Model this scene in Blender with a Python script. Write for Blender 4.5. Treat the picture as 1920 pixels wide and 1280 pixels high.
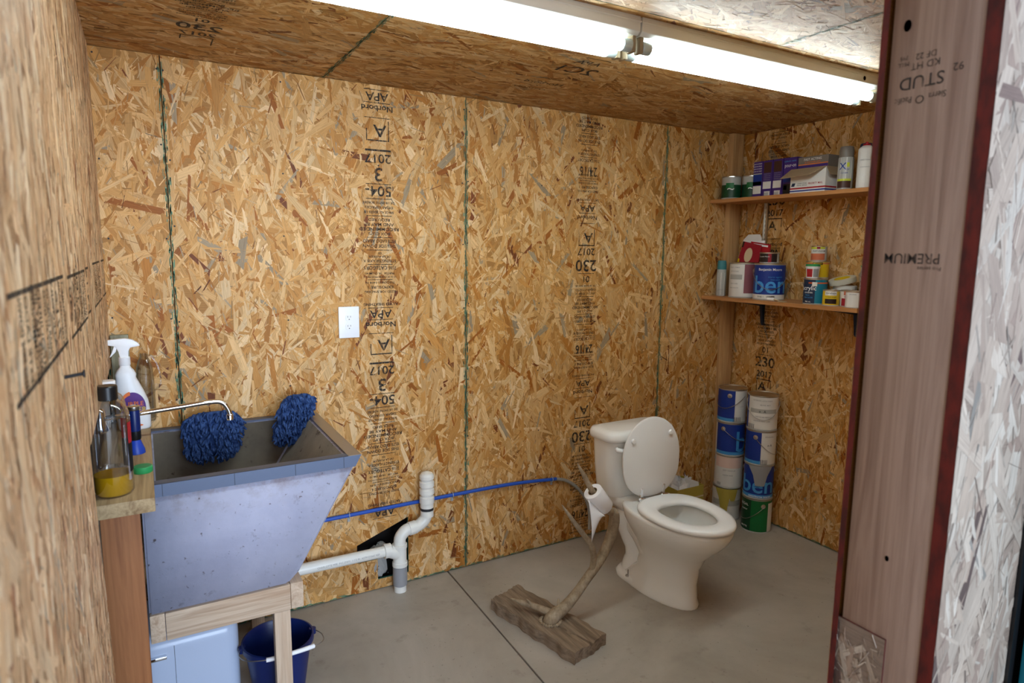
import bpy, bmesh, math, random
import numpy as np
from mathutils import Vector, Matrix
rad = math.radians
for o in list(bpy.data.objects): bpy.data.objects.remove(o)
SC = bpy.context.scene
COL = SC.collection
rng = np.random.default_rng(7)
random.seed(7)

# ------------------------------------------------------------------ camera
CAM = Vector((0.1159, -2.753, 1.5663)); YAW, PITCH, ROLL, FPX = 0.5193, -0.1392, 0.0098, 1212.46
def cam_basis():
    f = Vector((math.sin(YAW)*math.cos(PITCH), math.cos(YAW)*math.cos(PITCH), math.sin(PITCH)))
    r = Vector((math.cos(YAW), -math.sin(YAW), 0)); u = r.cross(f)
    return r*math.cos(ROLL)+u*math.sin(ROLL), -r*math.sin(ROLL)+u*math.cos(ROLL), f
_r, _u, _f = cam_basis()
cd = bpy.data.cameras.new('camera'); cd.sensor_width = 36; cd.sensor_fit = 'HORIZONTAL'
cd.lens = FPX/1920*36; cd.clip_start = 0.02; cd.clip_end = 100
cam = bpy.data.objects.new('camera', cd); COL.objects.link(cam)
cam.matrix_world = Matrix(((_r.x,_u.x,-_f.x,CAM.x),(_r.y,_u.y,-_f.y,CAM.y),(_r.z,_u.z,-_f.z,CAM.z),(0,0,0,1)))
SC.camera = cam
cd.dof.use_dof = True; cd.dof.focus_distance = 2.75; cd.dof.aperture_fstop = 4.5
# ------------------------------------------------------------------ world, exposure
w = bpy.data.worlds.new('world'); SC.world = w; w.use_nodes = True
bg = w.node_tree.nodes['Background']; bg.inputs[0].default_value = (0.62, 0.76, 1.0, 1); bg.inputs[1].default_value = 0.62
# added area light in place of daylight through an unseen door behind the camera
ld = bpy.data.lights.new('added_daylight', 'AREA'); ld.shape = 'RECTANGLE'; ld.size = 3.6; ld.size_y = 2.6
ld.energy = 240; ld.color = (0.66, 0.80, 1.0)
lo = bpy.data.objects.new('added_daylight', ld); COL.objects.link(lo); lo.location = (1.0, -7.0, 1.45); lo.rotation_euler = (rad(90), 0, 0)
TUBE = 13.0
SC.view_settings.view_transform = 'Standard'; SC.view_settings.look = 'None'
SC.view_settings.gamma = 1; SC.view_settings.use_curve_mapping = False
SC.view_settings.exposure = 0.68

H = 2.252; W = 3.2304; S1 = 0.2183; SP = 1.219
YI, YO = -2.081, -2.253          # inner and outer face of the front wall
XJ = 1.2                         # jamb

# ------------------------------------------------------------------ helpers
def lin(c):
    c = c/255.0
    return c/12.92 if c <= .04045 else ((c+.055)/1.055)**2.4
def rgb(r, g, b): return (lin(r), lin(g), lin(b), 1)
MATS = {}
def mat(name, col=None, rough=.5, metal=0, emit=None, trans=0, alpha=1, spec=.5, ior=1.45, coat=0):
    if name in MATS: return MATS[name]
    m = bpy.data.materials.new(name); m.use_nodes = True; MATS[name] = m
    p = m.node_tree.nodes['Principled BSDF']
    if col: p.inputs['Base Color'].default_value = col
    p.inputs['Roughness'].default_value = rough; p.inputs['Metallic'].default_value = metal
    p.inputs['IOR'].default_value = ior; p.inputs['Transmission Weight'].default_value = trans
    p.inputs['Specular IOR Level'].default_value = spec; p.inputs['Alpha'].default_value = alpha
    p.inputs['Coat Weight'].default_value = coat
    if emit:
        p.inputs['Emission Color'].default_value = emit[0]; p.inputs['Emission Strength'].default_value = emit[1]
    return m
def nd(m, t, **kw):
    n = m.node_tree.nodes.new(t)
    for k, v in kw.items():
        if k in n.inputs.keys() if hasattr(n.inputs, 'keys') else False: n.inputs[k].default_value = v
        else: setattr(n, k, v)
    return n
def lk(m, a, b): m.node_tree.links.new(a, b)
def coords(m, scale, kind='Object'):
    tc = nd(m, 'ShaderNodeTexCoord'); mp = nd(m, 'ShaderNodeMapping'); mp.inputs['Scale'].default_value = scale
    lk(m, tc.outputs[kind], mp.inputs[0]); return mp.outputs[0]
def noise(m, vec, scale=5, detail=4, rough=.55, dist=0):
    n = nd(m, 'ShaderNodeTexNoise'); n.inputs['Scale'].default_value = scale; n.inputs['Detail'].default_value = detail
    n.inputs['Roughness'].default_value = rough; n.inputs['Distortion'].default_value = dist
    lk(m, vec, n.inputs['Vector']); return n.outputs['Fac']
def ramp(m, fac, stops):
    r = nd(m, 'ShaderNodeValToRGB'); e = r.color_ramp.elements
    while len(e) < len(stops): e.new(.5)
    for k, (p, c) in enumerate(stops): e[k].position = p; e[k].color = c
    lk(m, fac, r.inputs[0]); return r.outputs[0]
def mix(m, fac, a, b, typ='MIX'):
    n = nd(m, 'ShaderNodeMix', data_type='RGBA', blend_type=typ)
    for sock, v in ((n.inputs[0], fac), (n.inputs[6], a), (n.inputs[7], b)):
        if hasattr(v, 'links'): lk(m, v, sock)
        else: sock.default_value = v
    return n.outputs[2]
def bump(m, h, strength=.3, dist=.002):
    b = nd(m, 'ShaderNodeBump'); b.inputs['Strength'].default_value = strength; b.inputs['Distance'].default_value = dist
    lk(m, h, b.inputs['Height']); lk(m, b.outputs[0], m.node_tree.nodes['Principled BSDF'].inputs['Normal'])
def base(m, sock): lk(m, sock, m.node_tree.nodes['Principled BSDF'].inputs['Base Color'])

# ---- materials
def osb_mat(name, sat=1.0, val=1.0, rough=.55):
    m = mat(name, rough=rough, spec=.35)
    at = nd(m, 'ShaderNodeAttribute', attribute_name='Col')
    uv = nd(m, 'ShaderNodeUVMap'); mp = nd(m, 'ShaderNodeMapping'); mp.inputs['Scale'].default_value = (14, 330, 1)
    lk(m, uv.outputs[0], mp.inputs[0])
    g = noise(m, mp.outputs[0], 1, 3, .6)
    gr = ramp(m, g, [(.3, (.62, .58, .52, 1)), (.55, (1, 1, 1, 1)), (.8, (1.12, 1.12, 1.1, 1))])
    c = mix(m, .75, at.outputs['Color'], gr, 'MULTIPLY')
    hs = nd(m, 'ShaderNodeHueSaturation'); hs.inputs['Saturation'].default_value = sat; hs.inputs['Value'].default_value = val; hs.inputs['Hue'].default_value = .4975
    lk(m, c, hs.inputs['Color']); base(m, hs.outputs[0])
    bump(m, g, .35, .0012)
    return m
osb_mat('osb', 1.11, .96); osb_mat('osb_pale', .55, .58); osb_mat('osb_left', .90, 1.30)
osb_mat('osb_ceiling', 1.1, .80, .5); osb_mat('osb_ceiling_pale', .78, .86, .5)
def wood_mat(name, c1, c2, axis='z', sc=1.0, rough=.6):
    m = mat(name, rough=rough, spec=.3)
    s = [26*sc]*3; s['xyz'.index(axis)] = 1.3*sc
    v = coords(m, s)
    n = noise(m, v, 1.2, 5, .6, .6)
    s2 = [160*sc]*3; s2['xyz'.index(axis)] = 3*sc
    n2 = noise(m, coords(m, s2), 1, 2)
    c = ramp(m, n, [(.3, c2), (.5, c1), (.72, c2)])
    c = mix(m, .35, c, ramp(m, n2, [(.3, (.55, .5, .45, 1)), (.6, (1, 1, 1, 1))]), 'MULTIPLY')
    base(m, c); bump(m, n2, .2, .001); return m
for ax in 'xyz':
    wood_mat('pine_'+ax, rgb(206, 184, 160), rgb(178, 150, 124), ax)
wood_mat('jamb_pine', rgb(160, 135, 119), rgb(130, 103, 89), 'z', .9)
wood_mat('stud_pine', rgb(205, 165, 115), rgb(170, 125, 80), 'z')
wood_mat('fir_brown', rgb(158, 104, 64), rgb(128, 78, 46), 'z', .8)
wood_mat('plank_old', rgb(186, 160, 120), rgb(140, 112, 78), 'y')
wood_mat('shelf_wood', rgb(196, 140, 88), rgb(170, 112, 64), 'y')
wood_mat('weathered', rgb(150, 130, 108), rgb(98, 82, 66), 'y', 1.0, .85)
wood_mat('greyboard', rgb(168, 168, 146), rgb(140, 142, 122), 'z')
def speck(name, c, c2, c3, sc=40, rough=.7, bs=.2):
    m = mat(name, rough=rough, spec=.3)
    v = coords(m, (1, 1, 1))
    a = noise(m, v, 3, 6, .62); b = noise(m, v, sc, 3, .6); d = noise(m, v, sc*.35, 4, .75)
    col = ramp(m, a, [(.32, c2), (.62, c)])
    col = mix(m, ramp(m, b, [(.64, (0, 0, 0, 1)), (.72, (1, 1, 1, 1))]), col, c3)
    col = mix(m, ramp(m, d, [(.60, (0, 0, 0, 1)), (.75, (.5, .5, .5, 1))]), col, c3)
    if name == 'sink_concrete':      # grime that collects under the rim
        tc = nd(m, 'ShaderNodeTexCoord'); sp = nd(m, 'ShaderNodeSeparateXYZ'); lk(m, tc.outputs['Object'], sp.inputs[0])
        mr = nd(m, 'ShaderNodeMapRange'); mr.inputs[1].default_value = .27; mr.inputs[2].default_value = .375; lk(m, sp.outputs[2], mr.inputs[0])
        g_ = noise(m, v, 14, 6, .7); mu = nd(m, 'ShaderNodeMath', operation='MULTIPLY'); lk(m, mr.outputs[0], mu.inputs[0]); lk(m, ramp(m, g_, [(.45, (0, 0, 0, 1)), (.68, (1, 1, 1, 1))]), mu.inputs[1])
        col = mix(m, mu.outputs[0], col, rgb(132, 112, 104))
    base(m, col); bump(m, b, bs, .002); return m
speck('sink_concrete', rgb(182, 184, 204), rgb(158, 160, 182), rgb(104, 96, 100), 55)
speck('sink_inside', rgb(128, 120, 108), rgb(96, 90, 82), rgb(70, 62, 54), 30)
def floor_mat():
    m = mat('floor_concrete', rough=.42, spec=.4)
    v = coords(m, (1, 1, 1))
    a = noise(m, v, 1.6, 7, .62, .5); b = noise(m, v, 60, 3, .6); d = noise(m, v, 9, 4, .6)
    col = ramp(m, a, [(.28, rgb(146, 138, 127)), (.5, rgb(168, 160, 148)), (.72, rgb(186, 178, 166))])
    col = mix(m, ramp(m, d, [(.62, (0, 0, 0, 1)), (.78, (.6, .6, .6, 1))]), col, rgb(126, 115, 100))
    col = mix(m, ramp(m, b, [(.66, (0, 0, 0, 1)), (.74, (.7, .7, .7, 1))]), col, rgb(96, 88, 78))
    base(m, col); bump(m, b, .06, .001)
    r = ramp(m, d, [(.3, (.34, .34, .34, 1)), (.7, (.55, .55, .55, 1))]); lk(m, r, m.node_tree.nodes['Principled BSDF'].inputs['Roughness'])
floor_mat()
def ink_mat():
    m = mat('ink', rgb(38, 34, 32), .7)
    p = m.node_tree.nodes['Principled BSDF']
    n = noise(m, coords(m, (1, 1, 1)), 42, 4, .7); n2 = noise(m, coords(m, (1, 1, .25)), 160, 2)
    f = mix(m, .5, n, n2)
    a = ramp(m, f, [(.36, (.30, .30, .30, 1)), (.52, (.92, .92, .92, 1))]); lk(m, a, p.inputs['Alpha'])
ink_mat()
mat('green_edge', rgb(46, 120, 104), .7); mat('dark_gap', rgb(24, 20, 18), .9)
def edge_paint(name, c, c2):
    m = mat(name, rough=.75); n = noise(m, coords(m, (1, 1, .4)), 50, 4); base(m, ramp(m, n, [(.35, c2), (.6, c)])); bump(m, n, .5, .002)
edge_paint('red_edge', rgb(98, 24, 15), rgb(62, 14, 9)); edge_paint('darkgreen_edge', rgb(30, 62, 50), rgb(18, 40, 34))
mat('porcelain', rgb(244, 244, 241), .06, coat=.5); mat('seat_white', rgb(247, 248, 248), .16)
mat('chrome', (.85, .85, .86, 1), .07, 1); mat('steel', (.62, .61, .58, 1), .3, 1); mat('dull_steel', (.42, .41, .4, 1), .42, 1)
mat('white_plastic', rgb(238, 238, 240), .35); mat('outlet_white', rgb(244, 246, 250), .3); mat('slot_dark', rgb(40, 40, 42), .6)
mat('pvc', rgb(232, 230, 222), .3); mat('pvc_grey', rgb(150, 150, 152), .45); mat('pex_blue', rgb(36, 82, 178), .35)
mat('rubber', rgb(40, 40, 44), .7); mat('grey_hose', rgb(150, 146, 138), .45)
mat('water', (.9, .95, .95, 1), .02, trans=1, ior=1.33)
mat('yellow_liquid', rgb(222, 172, 20), .12, trans=.35, ior=1.33)
mat('black_plastic', rgb(22, 22, 24), .3); mat('green_plastic', rgb(44, 150, 84), .4); mat('blue_plastic', rgb(30, 66, 170), .4)
mat('bucket_blue', rgb(12, 32, 92), .35); mat('dark_disc', rgb(14, 16, 22), .1)
mat('appliance_white', rgb(186, 198, 220), .2); mat('paper', rgb(240, 240, 242), .9); mat('card', rgb(158, 134, 104), .85)
mat('yellow_card', rgb(176, 160, 70), .8); mat('teal_paint', rgb(16, 120, 140), .5)
mat('fixture_white', rgb(222, 220, 210), .45); mat('lampholder', rgb(150, 132, 104), .5)
mat('tube_glow', (1, 1, 1, 1), .4, emit=((.80, .95, 1.0, 1), TUBE)); mat('tube_end', rgb(200, 215, 215), .25, .3)
def clear_mat():
    m = mat('clear', (1, 1, 1, 1), .06); nt = m.node_tree; nt.nodes.remove(nt.nodes['Principled BSDF'])
    tr = nd(m, 'ShaderNodeBsdfTransparent'); tr.inputs[0].default_value = (.93, .94, .95, 1)
    gl = nd(m, 'ShaderNodeBsdfGlossy'); gl.inputs['Roughness'].default_value = .06
    lw = nd(m, 'ShaderNodeLayerWeight'); lw.inputs[0].default_value = .36; mx = nd(m, 'ShaderNodeMixShader')
    lk(m, lw.outputs['Facing'], mx.inputs[0]); lk(m, tr.outputs[0], mx.inputs[1]); lk(m, gl.outputs[0], mx.inputs[2])
    lk(m, mx.outputs[0], nt.nodes['Material Output'].inputs[0])
clear_mat(); mat('rim_metal', rgb(88, 98, 120), .42, .35)
def mitt_mat():
    m = mat('chenille', rough=.95, spec=.1); n = noise(m, coords(m, (1, 1, 1)), 60, 3)
    base(m, ramp(m, n, [(.35, rgb(28, 46, 88)), (.65, rgb(66, 92, 142))]))
mitt_mat()
def antler_mat():
    m = mat('antler', rough=.6, spec=.3); n = noise(m, coords(m, (1, 1, 1)), 22, 5, .65); g = noise(m, coords(m, (60, 60, 8)), 2, 3)
    c = ramp(m, n, [(.3, rgb(128, 110, 88)), (.55, rgb(164, 146, 120)), (.8, rgb(200, 184, 160))])
    base(m, mix(m, .4, c, ramp(m, g, [(.35, (.6, .56, .5, 1)), (.6, (1, 1, 1, 1))]), 'MULTIPLY')); bump(m, g, .3, .002)
antler_mat()
def flat(name, r, g, b, rough=.45): return mat(name, rgb(r, g, b), rough)
for n_, c_ in dict(lab_blue=(20, 52, 140), lab_lightblue=(70, 150, 215), lab_white=(226, 224, 220), lab_mauve=(140, 82, 92), lab_green=(10, 104, 50),
                   lab_darkgreen=(8, 62, 34), lab_teal=(20, 120, 146), lab_navy=(22, 44, 74), lab_orange=(214, 92, 40), lab_yellow=(220, 186, 30),
                   lab_red=(168, 24, 36), lab_dark=(40, 26, 24), lab_black=(20, 20, 20), lab_purple=(66, 40, 120), lab_grey=(150, 150, 152),
                   lab_pink=(224, 196, 186), lab_rust=(200, 110, 76), lab_olive=(178, 160, 70), lab_tan=(214, 196, 160), lab_spraygrey=(120, 112, 104),
                   lab_crimson=(150, 20, 40), lab_lilac=(90, 40, 130), lab_flame=(236, 120, 50), lab_lime=(196, 206, 60), text_white=(240, 240, 240),
                   text_black=(28, 28, 28), lab_silver=(176, 176, 172), cap_teal=(60, 130, 138), lab_brown=(70, 42, 36), tape_beige=(200, 196, 180),
                   insulation=(170, 168, 164), tongue_metal=(170, 172, 170)).items():
    flat(n_, *c_)

# ---- mesh / object builders
def link(name, me, parent=None, loc=None):
    o = bpy.data.objects.new(name, me); COL.objects.link(o)
    if parent is not None: o.parent = parent
    if loc is not None: o.location = loc
    return o
def tag(o, label, cat, group=None):
    o['label'] = label; o['category'] = cat
    if group: o['group'] = group
    return o
def thing(name, label, cat, loc=(0, 0, 0), rotz=0, group=None):
    o = link(name, None); o.location = loc; o.rotation_euler = (0, 0, rotz); o.empty_display_size = .05
    return tag(o, label, cat, group)
class MB:
    def __init__(s): s.v = []; s.f = []; s.m = []; s.cur = 0
    def add(s, vs, fs):
        k = len(s.v); s.v += [tuple(v) for v in vs]; s.f += [tuple(i+k for i in f) for f in fs]; s.m += [s.cur]*len(fs); return s
    def box(s, x0, x1, y0, y1, z0, z1):
        vs = [(x, y, z) for z in (z0, z1) for y in (y0, y1) for x in (x0, x1)]
        return s.add(vs, [(0, 2, 3, 1), (4, 5, 7, 6), (0, 1, 5, 4), (2, 6, 7, 3), (0, 4, 6, 2), (1, 3, 7, 5)])
    def lathe(s, prof, n=32, c=(0, 0, 0), cap=True, sx=1, sy=1):
        k = len(prof); vs = []
        for i in range(n):
            a = 2*math.pi*i/n
            for r, z in prof: vs.append((c[0]+sx*r*math.cos(a), c[1]+sy*r*math.sin(a), c[2]+z))
        fs = [(i*k+j, ((i+1) % n)*k+j, ((i+1) % n)*k+j+1, i*k+j+1) for i in range(n) for j in range(k-1)]
        if cap:
            if prof[0][0] > 1e-5: fs.append(tuple(reversed([i*k for i in range(n)])))
            if prof[-1][0] > 1e-5: fs.append(tuple(i*k+k-1 for i in range(n)))
        return s.add(vs, fs)
    def tube(s, path, rads, n=12, cap=True, flat=None):
        P = [Vector(p) for p in path]; m = len(P)
        if not hasattr(rads, '__len__'): rads = [rads]*m
        t0 = (P[1]-P[0]).normalized(); up = Vector((0, 0, 1)) if abs(t0.z) < .9 else Vector((1, 0, 0))
        nrm = t0.cross(up).normalized(); vs = []
        for i in range(m):
            t = (P[min(i+1, m-1)]-P[max(i-1, 0)]).normalized()
            nrm = (nrm-t*nrm.dot(t)).normalized(); b = t.cross(nrm)
            for j in range(n):
                a = 2*math.pi*j/n; q = P[i]+(nrm*math.cos(a)+b*math.sin(a))*rads[i]
                vs.append(tuple(q))
        fs = [(i*n+j, i*n+(j+1) % n, (i+1)*n+(j+1) % n, (i+1)*n+j) for i in range(m-1) for j in range(n)]
        if cap: fs += [tuple(reversed(range(n))), tuple((m-1)*n+j for j in range(n))]
        return s.add(vs, fs)
    def loft(s, rings, cap=True, closed=True):
        n = len(rings[0]); vs = [p for r in rings for p in r]
        fs = [(i*n+j, i*n+(j+1) % n, (i+1)*n+(j+1) % n, (i+1)*n+j) for i in range(len(rings)-1) for j in range(n if closed else n-1)]
        if cap: fs += [tuple(reversed(range(n))), tuple((len(rings)-1)*n+j for j in range(n))]
        return s.add(vs, fs)
    def prism(s, poly, a, b, plane='xz'):
        def P(p, t):
            return {'xz': (p[0], t, p[1]), 'yz': (t, p[0], p[1]), 'xy': (p[0], p[1], t)}[plane]
        n = len(poly); vs = [P(p, a) for p in poly]+[P(p, b) for p in poly]
        return s.add(vs, [tuple(range(n)), tuple(reversed(range(n, 2*n)))]+[(i, i+n, (i+1) % n+n, (i+1) % n) for i in range(n)])
    def mesh(s, name, mats, smooth=False, bevel=0, seg=2, auto=40):
        me = bpy.data.meshes.new(name); me.from_pydata(s.v, [], s.f); me.update()
        for mm in (mats if isinstance(mats, (list, tuple)) else [mats]): me.materials.append(MATS[mm])
        me.polygons.foreach_set('material_index', s.m)
        bm = bmesh.new(); bm.from_mesh(me); bmesh.ops.recalc_face_normals(bm, faces=bm.faces)
        if bevel:
            es = [e for e in bm.edges if len(e.link_faces) == 2 and e.calc_face_angle(0) > rad(35)]
            bmesh.ops.bevel(bm, geom=es, offset=bevel, segments=seg, profile=.6, affect='EDGES', clamp_overlap=True)
        if smooth or bevel:
            for f in bm.faces: f.smooth = True
            for e in bm.edges:
                if len(e.link_faces) == 2 and e.calc_face_angle(0) > rad(auto): e.smooth = False
        bm.to_mesh(me); bm.free(); return me
    def obj(s, name, mats, parent=None, smooth=False, bevel=0, seg=2, loc=None, auto=40):
        return link(name, s.mesh(name, mats, smooth, bevel, seg, auto), parent, loc)
def smoothp(pts, k=6):
    P = [Vector(p) for p in pts]; out = []
    for i in range(len(P)-1):
        a, b, c, d = P[max(i-1, 0)], P[i], P[i+1], P[min(i+2, len(P)-1)]
        for j in range(k):
            t = j/k
            out.append(.5*((2*b)+(c-a)*t+(2*a-5*b+4*c-d)*t*t+(3*b-a-3*c+d)*t**3))
    return out+[P[-1]]
def lerpr(rs, k=6):
    out = []
    for i in range(len(rs)-1): out += [rs[i]+(rs[i+1]-rs[i])*j/k for j in range(k)]
    return out+[rs[-1]]
_tc = {}
def text2d(s, size, bold=0, sx=1.0):
    """triangulated flat lettering, centred: (verts2d, faces)"""
    key = (s, bold)
    if key not in _tc:
        cu = bpy.data.curves.new('t', 'FONT'); cu.body = s; cu.align_x = 'CENTER'; cu.align_y = 'CENTER'; cu.resolution_u = 3; cu.offset = bold
        o = bpy.data.objects.new('t', cu); me = bpy.data.meshes.new_from_object(o)
        _tc[key] = ([(v.co.x, v.co.y) for v in me.vertices], [tuple(p.vertices) for p in me.polygons])
        bpy.data.objects.remove(o); bpy.data.curves.remove(cu); bpy.data.meshes.remove(me)
    v, f = _tc[key]
    return [(x*size*sx, y*size) for x, y in v], f
def struct(o): o['kind'] = 'structure'; return o

# ---- OSB panels: a board with thousands of laid strands on its face
PAL = [((224, 188, 140), 6), ((214, 174, 124), 8), ((206, 162, 108), 8), ((196, 148, 94), 6), ((180, 128, 76), 2.6), ((158, 102, 58), 1.0), ((122, 74, 46), .45), ((164, 146, 120), .8), ((230, 200, 158), 3)]
PC = np.array([[lin(x) for x in c] for c, _ in PAL]); PW = np.array([w_ for _, w_ in PAL]); PW = PW/PW.sum()
def clip(poly, conv):
    out = poly
    for i in range(len(conv)):
        a, b = conv[i], conv[(i+1) % len(conv)]; inp = out; out = []
        if not inp: return out
        ex, ey = b[0]-a[0], b[1]-a[1]
        sd = [ex*(q[1]-a[1])-ey*(q[0]-a[0]) for q in inp]
        for j in range(len(inp)):
            k = (j+1) % len(inp)
            if sd[j] >= 0: out.append(inp[j])
            if (sd[j] >= 0) != (sd[k] >= 0):
                t = sd[j]/(sd[j]-sd[k]); out.append(tuple(inp[j][n]+(inp[k][n]-inp[j][n])*t for n in range(len(inp[j]))))
    return out
def osb_panel(name, pieces, frame, parent, material, angle=90, spread=32, cover=3.6, edge='green_edge', thick=.011, seed=0, border=None, size=1.0):
    """pieces: convex CCW polygons in (u,v); frame(u,v,h) -> world, h>0 toward the room"""
    R_ = np.random.default_rng(seed+11)
    V = []; F = []; C = []; UV = []; M = []
    # board
    for pc in pieces:
        n = len(pc); k = len(V)
        V += [frame(u, v, 0) for u, v in pc]+[frame(u, v, -thick) for u, v in pc]
        F.append(tuple(range(k, k+n))); M.append(0); C += [tuple(PC[3]*.75)]*n; UV += [(u, v) for u, v in pc]
        for i in range(n):
            j = (i+1) % n; F.append((k+i, k+n+i, k+n+j, k+j)); M.append(1); C += [(.2, .2, .2)]*4; UV += [(0, 0)]*4
    us = [q[0] for pc in pieces for q in pc]; vs = [q[1] for pc in pieces for q in pc]
    u0, u1, v0, v1 = min(us), max(us), min(vs), max(vs); area = (u1-u0)*(v1-v0)
    simple = len(pieces) == 1 and len(pieces[0]) == 4
    for kind, L0, L1, w0, w1, cov, hmax in (('big', .07, .19, .010, .040, cover, .0011), ('fine', .02, .07, .0015, .006, .20, .0014)):
        L0, L1, w0, w1 = L0*size, L1*size, w0*size, w1*size
        n = int(area*cov/((L0+L1)*.5*(w0+w1)*.5))
        cx = R_.uniform(u0, u1, n); cy = R_.uniform(v0, v1, n); L = R_.uniform(L0, L1, n)*.5; ww = R_.uniform(w0, w1, n)*.5
        th = np.radians(np.where(R_.random(n) < .82, R_.normal(angle, spread, n), R_.uniform(0, 180, n)))
        ci = R_.choice(len(PC), n, p=PW); col = PC[ci]*R_.uniform(.86, 1.1, (n, 1))
        if kind == 'fine': col = col*R_.choice([.55, .8, 1.12], (n, 1), p=[.25, .3, .45])
        hs = R_.uniform(.0001, hmax, (n, 4)); off = R_.uniform(0, 50, (n, 2)); sk = R_.uniform(-.9, .9, (n, 2)); tp = R_.uniform(.55, 1.0, (n, 2))
        ct, st = np.cos(th), np.sin(th)
        for i in range(n):
            l, w_ = L[i], ww[i]
            loc = ((-l+sk[i, 0]*w_, -w_*tp[i, 0]), (l+sk[i, 1]*w_, -w_*tp[i, 1]), (l-sk[i, 1]*w_, w_*tp[i, 1]), (-l-sk[i, 0]*w_, w_*tp[i, 0]))
            q = [(cx[i]+a*ct[i]-b*st[i], cy[i]+a*st[i]+b*ct[i], hs[i, k], a+off[i, 0], b+off[i, 1]) for k, (a, b) in enumerate(loc)]
            inside = simple and all(u0 < p[0] < u1 and v0 < p[1] < v1 for p in q)
            for pc in ([None] if inside else pieces):
                r = q if pc is None else clip(q, pc)
                if len(r) < 3: continue
                k = len(V); V += [frame(p[0], p[1], p[2]) for p in r]; F.append(tuple(range(k, k+len(r)))); M.append(0)
                cc = tuple(col[i])
                C += [cc]*len(r); UV += [(p[3], p[4]) for p in r]
    if border:      # green edge sealer that crept onto the face beside the joints
        for e, (fx, val, lo, hi) in enumerate((('u', u0, v0, v1), ('u', u1, v0, v1), ('v', v0, u0, u1))):
            if fx not in border: continue
            for k_ in range(int((hi-lo)*150)):
                c0 = R_.uniform(lo, hi-.03); l_ = R_.uniform(.006, .03); d_ = abs(R_.normal(0, .0035)); w_ = R_.uniform(.0008, .0030)
                s_ = 1 if (val in (u0, v0)) else -1; a_, b_ = val+s_*d_*.9+s_*.0001, val+s_*(d_+w_); a_, b_ = min(a_, b_), max(a_, b_)
                q = rect(a_, b_, c0, c0+l_) if fx == 'u' else rect(c0, c0+l_, a_, b_)
                if any(abs(q[0][0]-.98) < .12 and q[0][1] < .35 for _ in [0]) and len(pieces) > 1: continue
                k = len(V); V += [frame(p[0], p[1], .0015) for p in q]; F.append((k, k+1, k+2, k+3)); M.append(0)
                gm = R_.uniform(.7, 1.15); C += [(lin(104)*gm, lin(142)*gm, lin(116)*gm)]*4; UV += [(p[0], p[1]) for p in q]
    me = bpy.data.meshes.new(name); me.from_pydata(V, [], F); me.update()
    me.materials.append(MATS[material]); me.materials.append(MATS[edge])
    me.polygons.foreach_set('material_index', M)
    ca = me.color_attributes.new('Col', 'FLOAT_COLOR', 'CORNER'); ca.data.foreach_set('color', np.c_[np.array(C), np.ones(len(C))].astype('f').ravel())
    ul = me.uv_layers.new(name='UVMap'); ul.data.foreach_set('uv', np.array(UV, 'f').ravel())
    return link(name, me, parent)
def rect(u0, u1, v0, v1): return [(u0, v0), (u1, v0), (u1, v1), (u0, v1)]
def fr_back(u, v, h): return (u, -h, v)
def fr_left(u, v, h): return (h, -u, v)          # u = -y
def fr_right(u, v, h): return (W-h, u, v)         # u = y
def fr_ceil(u, v, h): return (u, v, H-h)
def ink(parent, items, frame, name='ink_stamp', h=.0017, m='ink'):
    """items: (text,size,u,v,rot deg,bold,sx) or ('#',u0,u1,v0,v1) bars in the (u,v) frame"""
    mb = MB()
    for it in items:
        if it[0] == '#': mb.add([frame(*q, h) for q in rect(*it[1:])], [(0, 1, 2, 3)])
        else:
            t, size, u, v, rot = it[:5]; bold = it[5] if len(it) > 5 else 0; sx = it[6] if len(it) > 6 else 1
            p, f = text2d(t, size, bold, sx); c, s = math.cos(rad(rot)), math.sin(rad(rot))
            mb.add([frame(u+x*c-y*s, v+x*s+y*c, h) for x, y in p], f)
    return mb.obj(name, m, parent)

# ================================================================== setting
floor = struct(MB().box(-.2, 4.2, -7, .12, -.14, -.02).obj('floor', 'dark_gap'))
def jx(y): return 1.339+.035*y     # saw cut line
for a in (((-.2, -7), (jx(-7)-.003, -7), (jx(.12)-.003, .12), (-.2, .12)), ((jx(-7)+.003, -7), (4.2, -7), (4.2, .12), (jx(.12)+.003, .12))):
    MB().prism(a, -.06, 0, 'xy').obj('floor_slab', 'floor_concrete', floor, bevel=.0015, seg=1)

wall_back = struct(MB().box(-.12, 3.36, .09, .11, 0, H+.1).obj('wall_back', 'dark_gap'))
xs = [0, S1, S1+SP, S1+2*SP, W+.012]; g = .0016
hole = [rect(S1+g, .89, .004, H-.002), rect(1.135, S1+SP-g, .004, H-.002), [(.89, .235), (1.135, .325), (1.135, H-.002), (.89, H-.002)], rect(.89, .985, .004, .15), rect(.985, 1.135, .004, .05)]
pb = []
for i in range(4):
    pcs = hole if i == 1 else [rect(xs[i]+(g if i else -.011), xs[i+1]-(g if i < 3 else 0), .004, H-.002)]
    pb.append(osb_panel('osb_panel', pcs, fr_back, wall_back, 'osb', 92, 34, seed=i, border='uv'))
mb = MB()
for k in range(26):
    a = rng.uniform(0, 6.28); mb.tube(smoothp([(1.0+rng.uniform(-.03, .03), .03+rng.uniform(-.02, .02), .1+rng.uniform(-.04, .1)) for _ in range(4)], 3), .014, 6)
mb.obj('insulation_batt', 'insulation', wall_back, smooth=True)

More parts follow.
